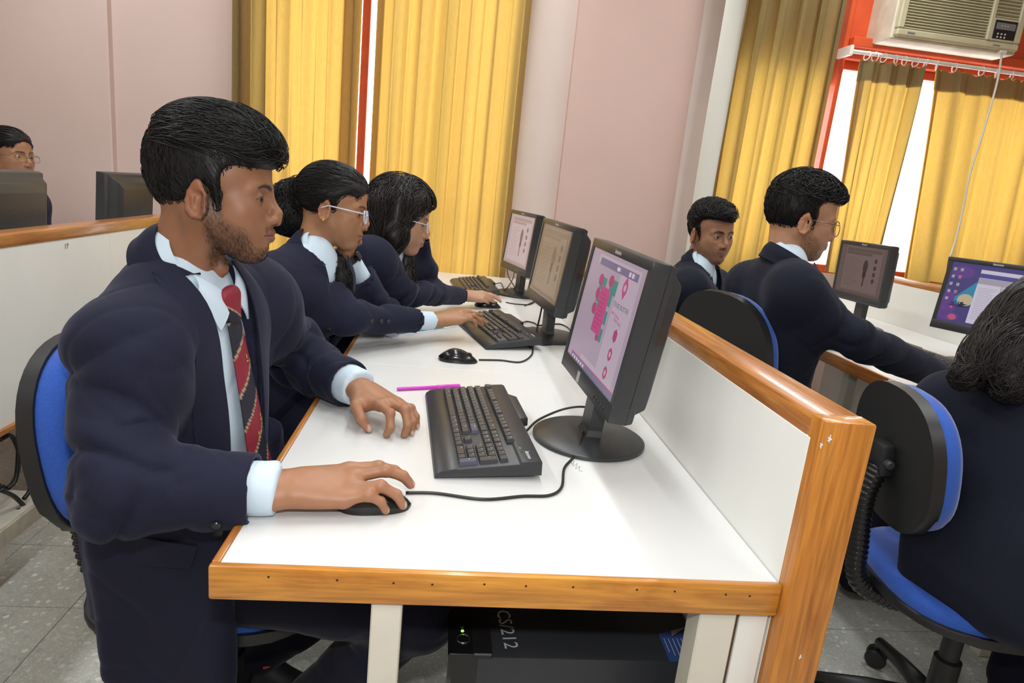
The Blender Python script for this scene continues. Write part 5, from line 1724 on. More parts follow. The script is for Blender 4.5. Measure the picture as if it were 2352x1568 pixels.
def hairs_on(V, N, w, n, L, r, dirv, seed=0, lean=.5):
    """short separate hairs growing out of skin vertices, w = weights"""
    rs = np.random.default_rng(seed)
    p = w/(w.sum()+1e-9)
    idx = rs.choice(len(V), n, p=p)
    P = V[idx]+rs.normal(size=(n, 3))*.0006; Nn = N[idx]
    d = np.asarray(dirv)[None]+rs.normal(size=(n, 3))*.28
    d = d-Nn*(d*Nn).sum(-1, keepdims=True); d /= np.linalg.norm(d, axis=-1, keepdims=True)+1e-9
    ln = L*rs.uniform(.5, 1.2, (n, 1))
    A = np.stack([P-Nn*.0008, P+(Nn*lean*.6+d*.6)*ln*.5, P+(Nn*lean*.55+d)*ln], 1)
    return strand_mesh(A, r, .2)

def hair_seeds(o, R, s, n, seed, cond):
    """random directions on the skull; cond(local unit xyz) -> keep"""
    rs = np.random.default_rng(seed)
    D = rs.normal(size=(n*6, 3)); D /= np.linalg.norm(D, axis=1, keepdims=True)
    P = D*np.array([.11, .085, .11])+np.array([-.01, 0, .045])
    P = P[cond(P)][:n]
    return (np.asarray(o)+(P*s)@R.T).astype(np.float32)
# ================================================================ THE BOY IN FRONT
def body_child(name, V, Q, C, m, root):
    me = mesh_np(name, V-np.array(root.location, np.float32), Q)
    if C is not None: set_color(me, C)
    return link(name, me, m, root)

def shift(ob, root):
    ob.data.transform(Matrix.Translation(-Vector(root.location)))
    return ob

def boy_front():
    root = empty('person', (-.16, .43, 0), 0, 'boy in a navy blazer and maroon striped tie seated at the front, hand on mouse', 'person', None)
    A = np.array
    o = A([-.127, .405, 1.181]); HR = rotm(.10, .035, -.02); s = .94
    neck = A([-.184, .402, 1.052]); pel = A([-.178, .425, .56])
    shR = A([-.193, .242, .942]); elR = A([-.158, .132, .780]); wrR = A([.060, .142, .786])
    shL = A([-.120, .580, .970]); elL = A([-.045, .730, .805]); wrL = A([.112, .562, .803])
    TR = torso_frame(pel, neck, shL, shR)
    # ---- body
    F = Field()
    T = head_prims(F, o, HR, s, jaw=1.0, nose=.55, lipk=1.2)
    F.u(rc(T(-.030, 0, -.040), neck-A([.004, 0, .03]), .049, .053), .022)
    for y in (-1, 1):
        F.u(rc(T(-.022, y*.055, -.035), neck+TR@A([.045, y*.012, -.015]), .013, .010), .018)
    F.u(ell(T(.018, 0, -.130), A([.009, .009, .011]), HR), .02)
    F.u(ell(neck+TR@A([0, 0, -.14]), (.085, .14, .13), TR), .05)
    F.u(rc(neck+TR@A([0, 0, -.2]), pel, .09, .10), .05)
    for sh, el, wr in ((shR, elR, wrR), (shL, elL, wrL)):
        F.u(rc(sh, el, .042, .036), .03)
    nails = []
    P = lambda u, w, z: at(u, w, 'z', z)
    hand_prims(F, wrR, (.96, .24, .06), (-.10, -.30, .95), -1,
               {'i': P(930, 1094, .784), 'm': P(943, 1112, .778), 'r': P(925, 1160, .762), 'p': P(886, 1172, .760)}, 1.02, thumb=P(905, 1075, .765), fore=elR, nails=nails)
    hand_prims(F, wrL, (.62, -.62, -.06), (.10, .05, 1), 1,
               {'i': P(888, 998, .757), 'm': P(929, 998, .757), 'r': P(945, 993, .757), 'p': P(958, 978, .757)}, 1.0, thumb=P(846, 985, .758), fore=elL, nails=nails)
    V, Q = polygonize(F, (-.36, -.0, .45), (.30, .85, 1.40), .0024)
    base = A((.268, .122, .064)); lip = A((.215, .085, .07))
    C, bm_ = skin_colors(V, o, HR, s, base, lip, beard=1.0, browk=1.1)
    Nb = vnormals(V, Q)
    hb = [hairs_on(V, Nb, bm_*(V[:, 2] > .9), 2600, .0075, .00022, HR@A([.35, 0, -1]), 3)]
    C[V[:, 2] < .86] *= A((1.28, 1.32, 1.34))  # hand skin painted lighter, standing in for the nearer flash
    C = nail_colors(V, C, nails, A((.55, .36, .28)))
    body = body_child('body', V, Q, C, SKIN, root)
    eb = empty('tmp'); eyeballs(eb, T, HR, s, (-.30, .05))
    for e in list(eb.children):
        e.parent = body; shift(e, root)
    bpy.data.objects.remove(eb)
    # ---- trousers
    G = Field()
    hipR, hipL = pel+TR@A([.03, -.10, -.01]), pel+TR@A([.03, .10, -.01])
    G.u(ell(pel+A([0, 0, -.02]), (.13, .17, .09), TR), .05)
    knR, knL = A([.265, .30, .485]), A([.27, .56, .49])
    anR, anL = A([.03, .40, .15]), A([-.10, .60, .13])
    for a, b, c in ((hipR, knR, anR), (hipL, knL, anL)):
        G.u(rc(a, b, .088, .068), .04); G.u(rc(b, c, .068, .052), .03)
    V, Q = polygonize(G, (-.40, .10, .05), (.40, .80, .75), .009)
    V = folds(V, Q, [(hipR, knR, .8, .3, 60), (knR, anR, .1, .3, 60)], .004, .003, 4)
    body_child('trousers', V, Q, None, TROU, root)
    # ---- shoes
    SH = mat('black_sneaker', (.012, .012, .014), .6); SO = mat('orange_trim', (.55, .10, .03), .5)
    for k_, (an, fwd_) in enumerate(((anR, A([.9, .1, 0])), (anL, A([.85, -.25, 0])))):
        fwd_ = nrm(fwd_); sd_ = np.cross(A([0, 0, 1.]), fwd_); b0 = an*A([1, 1, 0])
        U = Field()
        U.u(rc(b0+A([0, 0, .13])-fwd_*.01, b0+A([0, 0, .06])-fwd_*.015, .042, .044), .02)
        U.u(rcf(b0+A([0, 0, .045])-fwd_*.04, b0+A([0, 0, .04])+fwd_*.15, .040, .040, (0, 0, 1), .85), .03)
        U.u(rc(b0+A([0, 0, .09])+fwd_*.02, b0+A([0, 0, .05])+fwd_*.11, .034, .034), .03)
        Vs, Qs = polygonize(U, b0-.15, b0+A([.3, .3, .22]), .005)
        Vs[:, 2] = np.maximum(Vs[:, 2], .022)
        so = body_child('shoe', Vs, Qs, None, SH, root)
        ol = [b0+fwd_*a_+sd_*w_ for a_, w_ in ((-.085, -.02), (-.07, -.036), (0, -.040), (.08, -.044), (.15, -.040), (.185, -.018), (.19, .01), (.17, .034), (.08, .042), (0, .038), (-.07, .034), (-.085, .02))]
        Vp, Fp = prism_vf([(float(p[0]-root.location[0]), float(p[1]-root.location[1])) for p in ol], .0, .028, .006, 2)
        MB().add(Vp, Fp).build('sole', BLK, so, auto=40)
        q = b0+fwd_*.02+A([0, 0, .13])
        MB().add(*tube_vf(np.stack([q-A(root.location)+(fwd_*math.cos(t)+sd_*math.sin(t))*.043+A([0, 0, .012*math.cos(t)]) for t in np.linspace(-1.2, 1.2, 12)]), .005, 6)).build('collar_trim', SO, so, smooth=True)
        pn = b0+fwd_*.075-sd_*.0+A([0, 0, .083])-A(root.location)
        Mt = frame_m(pn, -sd_, nrm(fwd_-A([0, 0, .45])), nrm(fwd_*.45+A([0, 0, 1.])))
        MB().add(*text_vf('campus', .022, Mt)).build('lettering', WHITEP, so)
    # ---- shirt
    S = Field()
    torso_prims(S, pel, neck, shL, shR, TR, -.010, belly=.004)
    S.u(rc(neck-TR@A([.004, 0, .02]), neck+TR@A([.0, 0, .008]), .058, .055), .02)
    for el, wr, L_ in ((elR, wrR, .045), (elL, wrL, .045)):
        d = nrm(wr-el); S.u(rc(wr-d*.12, wr-d*.020, .0415, .0395), .01)
    for el, wr in ((elR, wrR), (elL, wrL)):
        d = nrm(wr-el); S.sub(bx(wr+d*.079, (.055, .055, .09), .002, np.stack([nrm(np.cross(d, (0, .3, 1))), np.cross(d, nrm(np.cross(d, (0, .3, 1)))), d], 1)), .002)
    V, Q = polygonize(S, (-.42, -.02, .40), (.22, .85, 1.10), .006)
    V = folds(V, Q, [(pel, neck, .1, .35, 70)], .004, .0025, 9)
    body_child('shirt', V, Q, None, SHIRT, root)
    # ---- blazer
    B0 = Field()
    torso_prims(B0, pel, neck, shL, shR, TR, .004, belly=.004)
    for sh in (shR, shL): B0.u(rc(neck-TR@A([0.01, 0, .075]), sh-TR@A([0, 0, .012]), .072, .070), .05)
    D = Drape(B0, (-.5, 0, .4), (.2, .9, 1.15), neck, TR)
    B = Field()
    torso_prims(B, pel, neck, shL, shR, TR, .004, belly=.004)
    # hanging skirts of the jacket
    B.u(bx(pel+TR@A([.055, -.165, -.02]), (.120, .030, .20), .028, TR), .05)
    B.u(bx(pel+TR@A([-.02, .165, .02]), (.12, .030, .14), .028, TR), .05)
    B.u(bx(pel+TR@A([-.085, 0, -.01]), (.030, .15, .15), .028, TR), .05)
    # neck hole, front opening
    B.sub(rc(neck+TR@A([.012, 0, -.05]), neck+TR@A([.02, 0, .2]), .060, .070), .006)
    W = [(-.0, .070), (-.12, .058), (-.30, .052), (-.50, .055)]
    for (w0, a0), (w1, a1) in zip(W[:-1], W[1:]):
        m_ = (w0+w1)/2; hw = (a0+a1)/2
        B.sub(bx(neck+TR@A([.17, -.014, m_]), (.125, hw, abs(w1-w0)/2+.004), .004, TR), .004)
    arm_prims(B, shR, elR, wrR, (.062, .066, .066, .050), .065)
    for sh in (shR, shL): B.u(rc(neck-TR@A([0.01, 0, .075]), sh-TR@A([0, 0, .012]), .072, .070), .05)
    arm_prims(B, shL, elL, wrL, (.068, .063, .060, .050), .07)
    for el, wr, L_ in ((elR, wrR, .030), (elL, wrL, .034)):
        d = nrm(wr-el); ex = nrm(np.cross(d, (0, .3, 1)))
        B.sub(bx(wr+d*(.10-L_-.012), (.075, .075, .10), .002, np.stack([ex, np.cross(d, ex), d], 1)), .003)
        # hollow cuff
        B.sub(rc(wr-d*(L_+.028), wr+d*.05, .043, .043), .002)
    V, Q = polygonize(B, (-.48, -.03, .30), (.22, .88, 1.12), .0052)
    V = folds(V, Q, [(shR, elR, .75, .5, 75), (elR, wrR, .12, .33, 70), (shR, elR, .1, .3, 45), (shL, elL, .8, .5, 75), (elL, wrL, .15, .4, 70), (pel, neck, .35, .3, 35)], .0085, .0018, 2)
    body_child('blazer', V, Q, None, NAVY, root); VB, QB = V, Q
    # lapels: right (near) and left (far); outline in chest coordinates (u to his left, w up from the neck)
    k = -.014
    for sg in (-1, 1):
        inn = [(sg*.062+k, .012), (sg*.060+k, -.08), (sg*.054+k, -.2), (sg*.050+k, -.34), (sg*.052+k, -.43)]
        out = [(sg*.100+k, .012), (sg*.118+k, -.06), (sg*.128+k, -.13), (sg*.105+k, -.26), (sg*.056+k, -.43)]
        ob = D.sheet(inn, out, 8, 30, (.010, .004), 'lapel', NAVY, root, thick=.0035)
        shift(ob, root)
    TC = TR@rotm(0, .78, 0)
    ob = neck_band(neck+TR@A([-.006, 0, -.004]), TC, .064, .083, .046, .050, 1.05, 'blazer_collar', NAVY, root, pts=.03, thick=.004, lean=-.12, rows=7)
    shift(ob, root)
    # shirt collar
    ob = neck_band(neck+TR@A([.004, 0, .000]), TC, .053, .076, .050, .046, .20, 'shirt_collar', SHIRT, root, pts=.060, thick=.003, lean=-.06, rows=7)
    shift(ob, root)
    # pointed collar leaves lying on the shirt front
    DC = Drape(S, (-.5, 0, .4), (.2, .9, 1.15), neck, TR)
    for sg in (-1, 1):
        inn = [(sg*.058, .004), (sg*.038, -.012), (sg*.016, -.030), (sg*.004, -.040)]
        out = [(sg*.066, -.020), (sg*.058, -.050), (sg*.050, -.078), (sg*.044, -.088)]
        ob = DC.sheet(inn, out, 6, 12, (.013, .010), 'collar_leaf', SHIRT, root, thick=.003); shift(ob, root)
    # ---- tie
    DS = Drape(S, (-.5, 0, .4), (.2, .9, 1.15), neck, TR)
    rows, cols = 170, 15
    P_ = np.zeros((rows, cols, 3)); Cc = np.zeros((rows, cols, 3))
    mar, nav, gold = A((.23, .018, .035)), A((.018, .017, .030)), A((.42, .34, .20))
    for i in range(rows):
        t = i/(rows-1); w = -.080-.44*t; hw = .019+.020*min(1, t*1.15)
        if t > .93: hw *= max(.03, (1-t)/.07)
        uc = -.004+.006*t
        for j in range(cols):
            u = (j/(cols-1)*2-1)*hw
            p = DS.front(uc+u, w, .009+.004*(1-(u/hw)**2)+.07*t*t)
            P_[i, j] = p if p is not None else P_[i-1, j]
            q = ((-w)+u*1.1)/.118 % 1.0
            Cc[i, j] = mar if q < .52 else nav
            if abs(q-.52) < .022 or q < .02 or q > .98: Cc[i, j] = gold
    for _ in range(4): P_[1:-1] = (P_[:-2]+2*P_[1:-1]+P_[2:])/4
    ob = ribbon_mesh(P_, .003, 'tie_blade', attr_mat('tie_silk', .55, .4, .15, 1500), root); shift(ob, root)
    CC = np.concatenate([Cc.reshape(-1, 3)]*2); set_color(ob.data, CC); tie = ob
    # knot
    kc_ = DS.front(-.004, -.058, .003); fw, lf, upv = TR[:, 0], TR[:, 1], TR[:, 2]
    K = Field(); K.u(rcf(kc_+upv*.020+fw*.006, kc_-upv*.020+fw*.010, .0185, .013, fw, .6), .01)
    K.u(rcf(kc_+upv*.020+lf*.012+fw*.005, kc_-upv*.012+fw*.010, .013, .010, fw, .62), .01); K.u(rcf(kc_+upv*.020-lf*.012+fw*.005, kc_-upv*.012+fw*.010, .013, .010, fw, .62), .01)
    Vk, Qk = polygonize(K, kc_-.05, kc_+.05, .0018)
    q = ((Vk-kc_)@(upv*1.0+lf*.75)); Ck = np.where((q < -.010)[:, None], nav, np.where((q < -.0075)[:, None], gold, mar))
    me = mesh_np('tie_knot', Vk-np.array(root.location, np.float32), Qk); set_color(me, Ck); link('tie_knot', me, MATS['tie_silk'], root)
    # small woven emblems on the dark bands
    EM = mat('gold_thread', (.55, .40, .05), .5)
    for kk, (wz, uz) in enumerate(((-.150, .008), (-.262, .020), (-.290, .004), (-.402, .012), (-.418, .026))):
        i = int((-wz-.080)/.44*(rows-1)); t = i/(rows-1); hw = .019+.020*min(1, t*1.15)
        j = int(np.clip((uz/hw+1)/2*(cols-1), 1, cols-2))
        c_ = P_[i, j]; e1 = nrm(P_[i, j+1]-P_[i, j-1]); e2 = nrm(P_[i-2, j]-P_[i+2, j]); nn = nrm(np.cross(e1, e2)); nn = nn*np.sign(np.dot(nn, fw))
        mb = MB(); g = lambda a, b: tuple(c_+e1*a+e2*b+nn*.0024-np.array(root.location))
        mb.add([g(.0, .009), g(.0022, .005), g(0, .001), g(-.0022, .005)], [(0, 1, 2, 3)])
        mb.add([g(-.0035, .0035), g(-.001, .001), g(-.001, -.001)], [(0, 1, 2)]); mb.add([g(.0035, .0035), g(.001, -.001), g(.001, .001)], [(0, 1, 2)])
        mb.add([g(-.004, -.003), g(-.003, -.0055), g(.004, -.0055), g(.004, -.003)], [(0, 1, 2, 3)])
        mb.build('tie_emblem', EM, tie)
        tie.children[-1].parent = tie
    # ---- details of the blazer
    def flap(name, pts, d, off, m=NAVY):
        out_ = [[None]*9 for _ in range(7)]
        for i in range(7):
            for j in range(9):
                a, b = i/6, j/8
                q = (A(pts[0])*(1-b)+A(pts[1])*b)*(1-a)+(A(pts[3])*(1-b)+A(pts[2])*b)*a
                out_[i][j] = q+d*off
        return out_
    bvh = BVHTree.FromPolygons(VB.tolist(), [tuple(int(i) for i in q) for q in QB])
    def cast(u, w, off):
        r_ = ray(u, w); h = bvh.ray_cast(Vector(CAM_POS), Vector(nrm(r_)))
        return None if h[0] is None else np.array(h[0])+np.array(h[1])*off, None if h[0] is None else np.array(h[1])
    # pocket flap on the near skirt: quadrilateral on the hanging side of the jacket
    c4 = [(247, 1222), (452, 1254), (436, 1306), (240, 1290)]
    sheet = np.zeros((6, 10, 3)); pl_n = TR[:, 1]; pl_d = np.dot(pel, pl_n)-.1985
    for i in range(6):
        for j in range(10):
            a, b = i/5, j/9
            q = (A(c4[0])*(1-b)+A(c4[1])*b)*(1-a)+(A(c4[3])*(1-b)+A(c4[2])*b)*a
            r_ = ray(q[0], q[1]); sheet[i, j] = CAM_POS+r_*((pl_d-np.dot(CAM_POS, pl_n))/np.dot(r_, pl_n))
    ob = ribbon_mesh(sheet, .003, 'pocket_flap', NAVY, root); shift(ob, root)
    for (u, w) in ((497, 1203), (500, 1222)):
        p, n_ = cast(u, w, .0015)
        if p is not None:
            e1 = nrm(np.cross(n_, (0, 0, 1))); M_ = frame_m(p-np.array(root.location), e1, np.cross(n_, e1), n_)
            MB().lathe([(.0068, 0), (.0072, .0015), (.0062, .003), (.0045, .0022)], 18, M_).build('cuff_button', BUTM, root, auto=40)
    # ---- hair
    S_ = s*1.0
    T0 = T; T = lambda x, y, z: o+HR@(A([x, y, z])*S_)
    Hh = Field()
    Te = lambda c, r, k=.02, Rl=None: Hh.u(ell(T(*c), A(r)*S_, HR if Rl is None else HR@Rl), k)
    Te((-.014, 0, .036), (.0985, .0785, .0885))
    Te((-.004, 0, .080), (.099, .077, .074), .03)
    Rq = rotm(0, .30, 0)
    Te((.050, -.006, .094), (.054, .064, .036), .025, Rq)
    Te((.070, -.010, .086), (.034, .052, .024), .02, rotm(0, .40, 0))
    for y in (-1, 1): Hh.u(rc(T(.016, y*.0715, .03), T(.020, y*.0690, -.020), .0075, .0035), .01)
    # hairline
    Hh.sub(bx(T(.115, 0, -.045), A((.075, .12, .098))*S_, .012, HR@rotm(0, -.12, 0)), .012)
    for y in (-1, 1):
        Hh.sub(ell(T(.052, y*.080, .012), A((.026, .03, .040))*S_, HR), .01)
        Hh.sub(ell(T(-.006, y*.084, -.014), A((.022, .022, .033))*S_, HR), .008)
    Hh.sub(bx(T(-.02, 0, -.115), A((.14, .12, .055))*S_, .01, HR@rotm(0, .30, 0)), .01)
    Vh, Qh = polygonize(Hh, o-.2, o+.22, .0035)
    parts = [(Vh, Qh)]
    fl1 = lambda Pp: np.tile((HR@A([1.0, -.38, .12])).astype(np.float32), (len(Pp), 1))
    def fl2(Pp):
        Lc = (Pp-o)@HR
        d = np.stack([.5+0*Lc[:, 0], 0*Lc[:, 0], -1+0*Lc[:, 0]], -1)
        d[Lc[:, 0] < -.05] = (-.05, 0, -1)
        return (d@HR.T).astype(np.float32)
    sd = hair_seeds(o, HR, S_, 2300, 11, lambda P: (P[:, 2] > .075) & (P[:, 0] > -.10))
    parts.append(strands(Hh, sd, fl1, 9, .0085, .0009, .005, .22, 1))
    sd = hair_seeds(o, HR, S_, 400, 12, lambda P: (P[:, 2] > .07) & (P[:, 0] > .02))
    parts.append(strands(Hh, sd, lambda P: np.tile((HR@A([1.0, -.30, -.05])).astype(np.float32), (len(P), 1)), 9, .0085, .0010, .009, .25, 5, follow=True))
    sd = hair_seeds(o, HR, S_, 1900, 13, lambda P: (P[:, 2] > -.06) & (P[:, 2] < .095) & (P[:, 0] < .07))
    sd = sd[np.abs(Hh.ev(sd)) < .03]
    parts.append(strands(Hh, sd, fl2, 4, .0055, .0007, .0025, .3, 2))
    Vm, Qm = merge(parts)
    body_child('hair', Vm, Qm, None, HAIRM, root)
    Vm, Qm = merge(hb)
    body_child('beard', Vm, Qm, None, HAIRM, root)
    return root, dict(o=o, R=HR, s=s, T=T0, D=D, TR=TR, neck=neck, pel=pel, F=F, S=S, wr=(wrR, wrL), el=(elR, elL), beard=None)
boy1, B1 = boy_front()
# ================================================================ THE OTHER STUDENTS
def dep(u, w, d): return CAM_POS+ray(u, w)*d
NA = np.array
def loop_tube(P, r, n=6): return tube_vf(np.vstack([P, P[:1], P[1:2]]), r, n, False)
LENS = None
def lens_mat():
    global LENS
    if LENS is None:
        LENS = bpy.data.materials.new('spectacle_lens'); LENS.use_nodes = True
        nt = LENS.node_tree; nt.nodes.clear()
        out = nt.nodes.new('ShaderNodeOutputMaterial'); tr = nt.nodes.new('ShaderNodeBsdfTransparent'); gl = nt.nodes.new('ShaderNodeBsdfGlossy')
        gl.inputs['Roughness'].default_value = .05; mx = nt.nodes.new('ShaderNodeMixShader'); mx.inputs[0].default_value = .10
        nt.links.new(tr.outputs[0], mx.inputs[1]); nt.links.new(gl.outputs[0], mx.inputs[2]); nt.links.new(mx.outputs[0], out.inputs[0])
    return LENS
def glasses(root, o, R, s, m, rw=.024, rh=.019, r=.0016, p=3.0, drop=-.004):
    g = empty('glasses', (0, 0, 0)); g.parent = root
    W = lambda x, y, z: NA(o)+R@(NA([x, y, z])*s)-NA(root.location)
    for y in (-1, 1):
        P = []
        for i in range(28):
            a = 2*math.pi*i/28; c_, s_ = math.cos(a), math.sin(a)
            yy = rw*math.copysign(abs(c_)**(2/p), c_); zz = rh*math.copysign(abs(s_)**(2/p), s_)
            P.append(W(.1015-.10*((yy*y)*0+abs(y*.0335+yy))**1*.12-.004*(zz/rh), y*.0335+yy, drop+zz))
        V, F = loop_tube(NA(P), r); MB().add(V, F).build('rim', m, g, smooth=True)
        MB().add([tuple(q) for q in P], [tuple(range(28))]).build('lens', lens_mat(), g)
        V, F = tube_vf(NA([W(.097, y*.057, drop+.010), W(.088, y*.069, drop+.010), W(.05, y*.0765, drop+.009), W(.0, y*.078, drop+.008), W(-.02, y*.079, drop-.004)]), r, 6)
        MB().add(V, F).build('temple', m, g, smooth=True)
    V, F = tube_vf(NA([W(.1015, -.011, drop+.004), W(.1045, 0, drop+.007), W(.1015, .011, drop+.004)]), r, 6)
    MB().add(V, F).build('bridge', m, g, smooth=True)
    return g

def finish_hair(root, H, parts, o, m, h=.005, lo=.3, name='hair'):
    V, Q = polygonize(H, NA(o)-lo, NA(o)+.22, h)
    Vm, Qm = merge([(V, Q)]+parts)
    return body_child(name, Vm, Qm, None, m, root)

def hair_short(root, o, R, s, m, top=.066, quiff=.0, seed=1, n=900, flow=(1, -.3, .1), wav=.25):
    H = Field(); T = lambda x, y, z: NA(o)+R@(NA([x, y, z])*s)
    Te = lambda c, r, k=.02, Rl=None: H.u(ell(T(*c), NA(r)*s, R if Rl is None else R@Rl), k)
    Te((-.014, 0, .036), (.1005, .080, .090)); Te((-.004, 0, .078), (.098, .077, top), .03)
    Te((.050, 0, .092), (.050, .056, .030), .02, rotm(0, .3, 0))
    if quiff: Te((.066, -.012, .088), (.034+quiff, .046, .022), .02, rotm(0, .45, 0))
    for y in (-1, 1): H.u(rc(T(.016, y*.0725, .03), T(.020, y*.0700, -.018), .0075, .0035), .01)
    H.sub(bx(T(.115, 0, -.040), NA((.075, .12, .112))*s, .012, R@rotm(0, -.16, 0)), .024)
    for y in (-1, 1):
        H.sub(ell(T(.054, y*.080, .012), NA((.026, .03, .040))*s, R), .018); H.sub(ell(T(-.004, y*.084, -.016), NA((.022, .022, .033))*s, R), .014)
    H.sub(bx(T(-.02, 0, -.115), NA((.14, .12, .055))*s, .01, R@rotm(0, .30, 0)), .02)
    sd = hair_seeds(o, R, s, n, seed, lambda P: (P[:, 2] > .06))
    parts = [strands(H, sd, lambda P: np.tile((R@NA(flow)).astype(np.float32), (len(P), 1)), 7, .010, .0014, .008, wav, seed)]
    sd = hair_seeds(o, R, s, n, seed+1, lambda P: (P[:, 2] > -.06) & (P[:, 2] < .085) & (P[:, 0] < .06)); sd = sd[np.abs(H.ev(sd)) < .03]
    parts.append(strands(H, sd, lambda P: np.tile((R@NA((.3, 0, -1))).astype(np.float32), (len(P), 1)), 4, .007, .0011, .003, .3, seed+2))
    return finish_hair(root, H, parts, o, m)

def blazer_person(label, J, head, skin, lip, female=False, res=.0032, navy=None, v=(.062, .30), hands={}, knees=None, beard=None, folds_seed=1, hidearms=False, armr=(.054, .052, .050, .044), jaw=1.0, full=0.0, skirt=True, gaze=(0, 0), cuff=.03, shirt_cuffs=(True, True), tilt=.35, w=1.0, collar=True, bsize=.0076):
    """a seated student in blazer and shirt; J: joints, head: (o, yaw, pitch, roll, s)"""
    navy = navy or NAVY
    o, yaw, pitch, roll, s = head
    o = NA(o, float); HR = rotm(yaw, pitch, roll)
    J = {k: NA(v_, float) for k, v_ in J.items()}
    neck, pel, shR, shL, elR, elL, wrR, wrL = [J[k] for k in ('neck', 'pel', 'shR', 'shL', 'elR', 'elL', 'wrR', 'wrL')]
    root = empty('person', (float(pel[0]), float(pel[1]), 0), 0, label, 'person')
    TR = torso_frame(pel, neck, shL, shR)
    allp = np.stack([neck, pel, shR, shL, elR, elL, wrR, wrL, o])
    lo, hi = allp.min(0)-.22, allp.max(0)+.24
    # body
    F = Field(); T = head_prims(F, o, HR, s, female=female, jaw=jaw, full=full, nose=.6 if not female else .4, lipk=1.1)
    nr = .043 if female else .049
    F.u(rc(T(-.030, 0, -.040), neck-TR@NA([.004, 0, .03]), nr, nr+.006), .022)
    F.u(ell(neck+TR@NA([0, 0, -.14]), (.08, .13, .12), TR), .05); F.u(rc(neck+TR@NA([0, 0, -.2]), pel, .08, .09), .05)
    nails = []
    for side, sh, el, wr in ((-1, shR, elR, wrR), (1, shL, elL, wrL)):
        F.u(rc(sh, el, .036, .032), .03)
        hd = hands.get(side)
        if hd: hand_prims(F, wr, hd['f'], hd['n'], side, hd.get('tips', {}), hd.get('s', .93), thumb=hd.get('thumb'), fore=el, nails=nails, rr=hd.get('rr', .95))
        else: F.u(rc(el, wr, .032, .026), .02)
    V, Q = polygonize(F, lo, hi, res)
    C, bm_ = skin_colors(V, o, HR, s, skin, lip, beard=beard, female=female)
    C = nail_colors(V, C, nails, NA(skin)*1.35)
    body = body_child('body', V, Q, C, SKIN, root)
    eb = empty('tmp'); eyeballs(eb, T, HR, s, gaze)
    for e in list(eb.children): e.parent = body; shift(e, root)
    bpy.data.objects.remove(eb)
    if beard:
        Vm, Qm = hairs_on(V, vnormals(V, Q), bm_*(V[:, 2] > .9), 500, .006, .0004, HR@NA([.35, 0, -1]), 3)
        body_child('beard', Vm, Qm, None, HAIRM, root)
    # trousers
    fw = TR[:, 0]*NA([1, 1, 0]); fw = nrm(fw)
    G = Field(); G.u(ell(pel-NA([0, 0, .02]), (.13, .165, .09), TR), .05)
    for sg in (-1, 1):
        hip = pel+TR[:, 1]*sg*.095-NA([0, 0, .02])+fw*.03
        kn = hip+fw*.40+TR[:, 1]*sg*.02; kn[2] = .50
        if knees is not None: kn = NA(knees[0 if sg < 0 else 1], float)
        an = kn-fw*.06; an[2] = .12
        G.u(rc(hip, kn, .084, .066), .04); G.u(rc(kn, an, .066, .05), .03)
        G.u(rcf(an-NA([0, 0, .07]), an-NA([0, 0, .08])+fw*.15, .045, .038, (0, 0, 1), .75), .02)
    V, Q = polygonize(G, pel-.75*NA([1, 1, .75]), pel+.75*NA([1, 1, .4]), .014)
    body_child('trousers', V, Q, None, TROU, root)
    # shirt
    S = Field(); torso_prims(S, pel, neck, shL, shR, TR, -.012, fem=.6 if female else 0, w=w)
    S.u(rc(neck-TR@NA([.004, 0, .02]), neck+TR@NA([0, 0, .006]), nr+.011, nr+.008), .02)
    for k_, el, wr in ((0, elR, wrR), (1, elL, wrL)):
        if not shirt_cuffs[k_]: continue
        d = nrm(wr-el); S.u(rc(wr-d*.10, wr-d*.020, armr[3]-.007, armr[3]-.006), .01)
        ex = nrm(np.cross(d, (.1, .3, 1)))
        S.sub(bx(wr+d*.079, (.055, .055, .09), .002, np.stack([ex, np.cross(d, ex), d], 1)), .002)
    V, Q = polygonize(S, lo, hi, .009)
    body_child('shirt', V, Q, None, SHIRT, root)
    # blazer
    def torso(B_):
        torso_prims(B_, pel, neck, shL, shR, TR, .004, fem=.65 if female else 0, w=w)
        for sh in (shR, shL): B_.u(rc(neck-TR@NA([.01, 0, .072]), sh-TR@NA([0, 0, .010]), .064, .060), .05)
    B0 = Field(); torso(B0); D = Drape(B0, lo, hi, neck, TR)
    B = Field(); torso(B)
    if skirt:
        B.u(bx(pel+TR@NA([.0, 0, -.01]), (.12, .185, .12), .06, TR), .06)
    B.sub(rc(neck+TR@NA([.012, 0, -.05]), neck+TR@NA([.02, 0, .2]), nr+.012, nr+.02), .006)
    hw, dl = v
    nseg = 6
    for i in range(nseg):
        a, b_ = i/nseg, (i+1)/nseg
        hwm = hw*(1-(a+b_)/2)+.004
        B.sub(bx(neck+TR@NA([.17, 0, -dl*(a+b_)/2]), (.125, hwm, dl/nseg/2+.003), .004, TR), .004)
    arm_prims(B, shR+(neck-shR)*.10-TR[:, 2]*.012, elR, wrR, armr, .07); arm_prims(B, shL+(neck-shL)*.10-TR[:, 2]*.012, elL, wrL, armr, .07)
    for k_, el, wr in ((0, elR, wrR), (1, elL, wrL)):
        d = nrm(wr-el); ex = nrm(np.cross(d, (.1, .3, 1))); cf = cuff if shirt_cuffs[k_] else .0
        B.sub(bx(wr+d*(.10-cf-.012), (.075, .075, .10), .002, np.stack([ex, np.cross(d, ex), d], 1)), .003)
        B.sub(rc(wr-d*(cf+.028), wr+d*.05, armr[3]-.005, armr[3]-.005), .002)
    V, Q = polygonize(B, lo, hi, bsize)
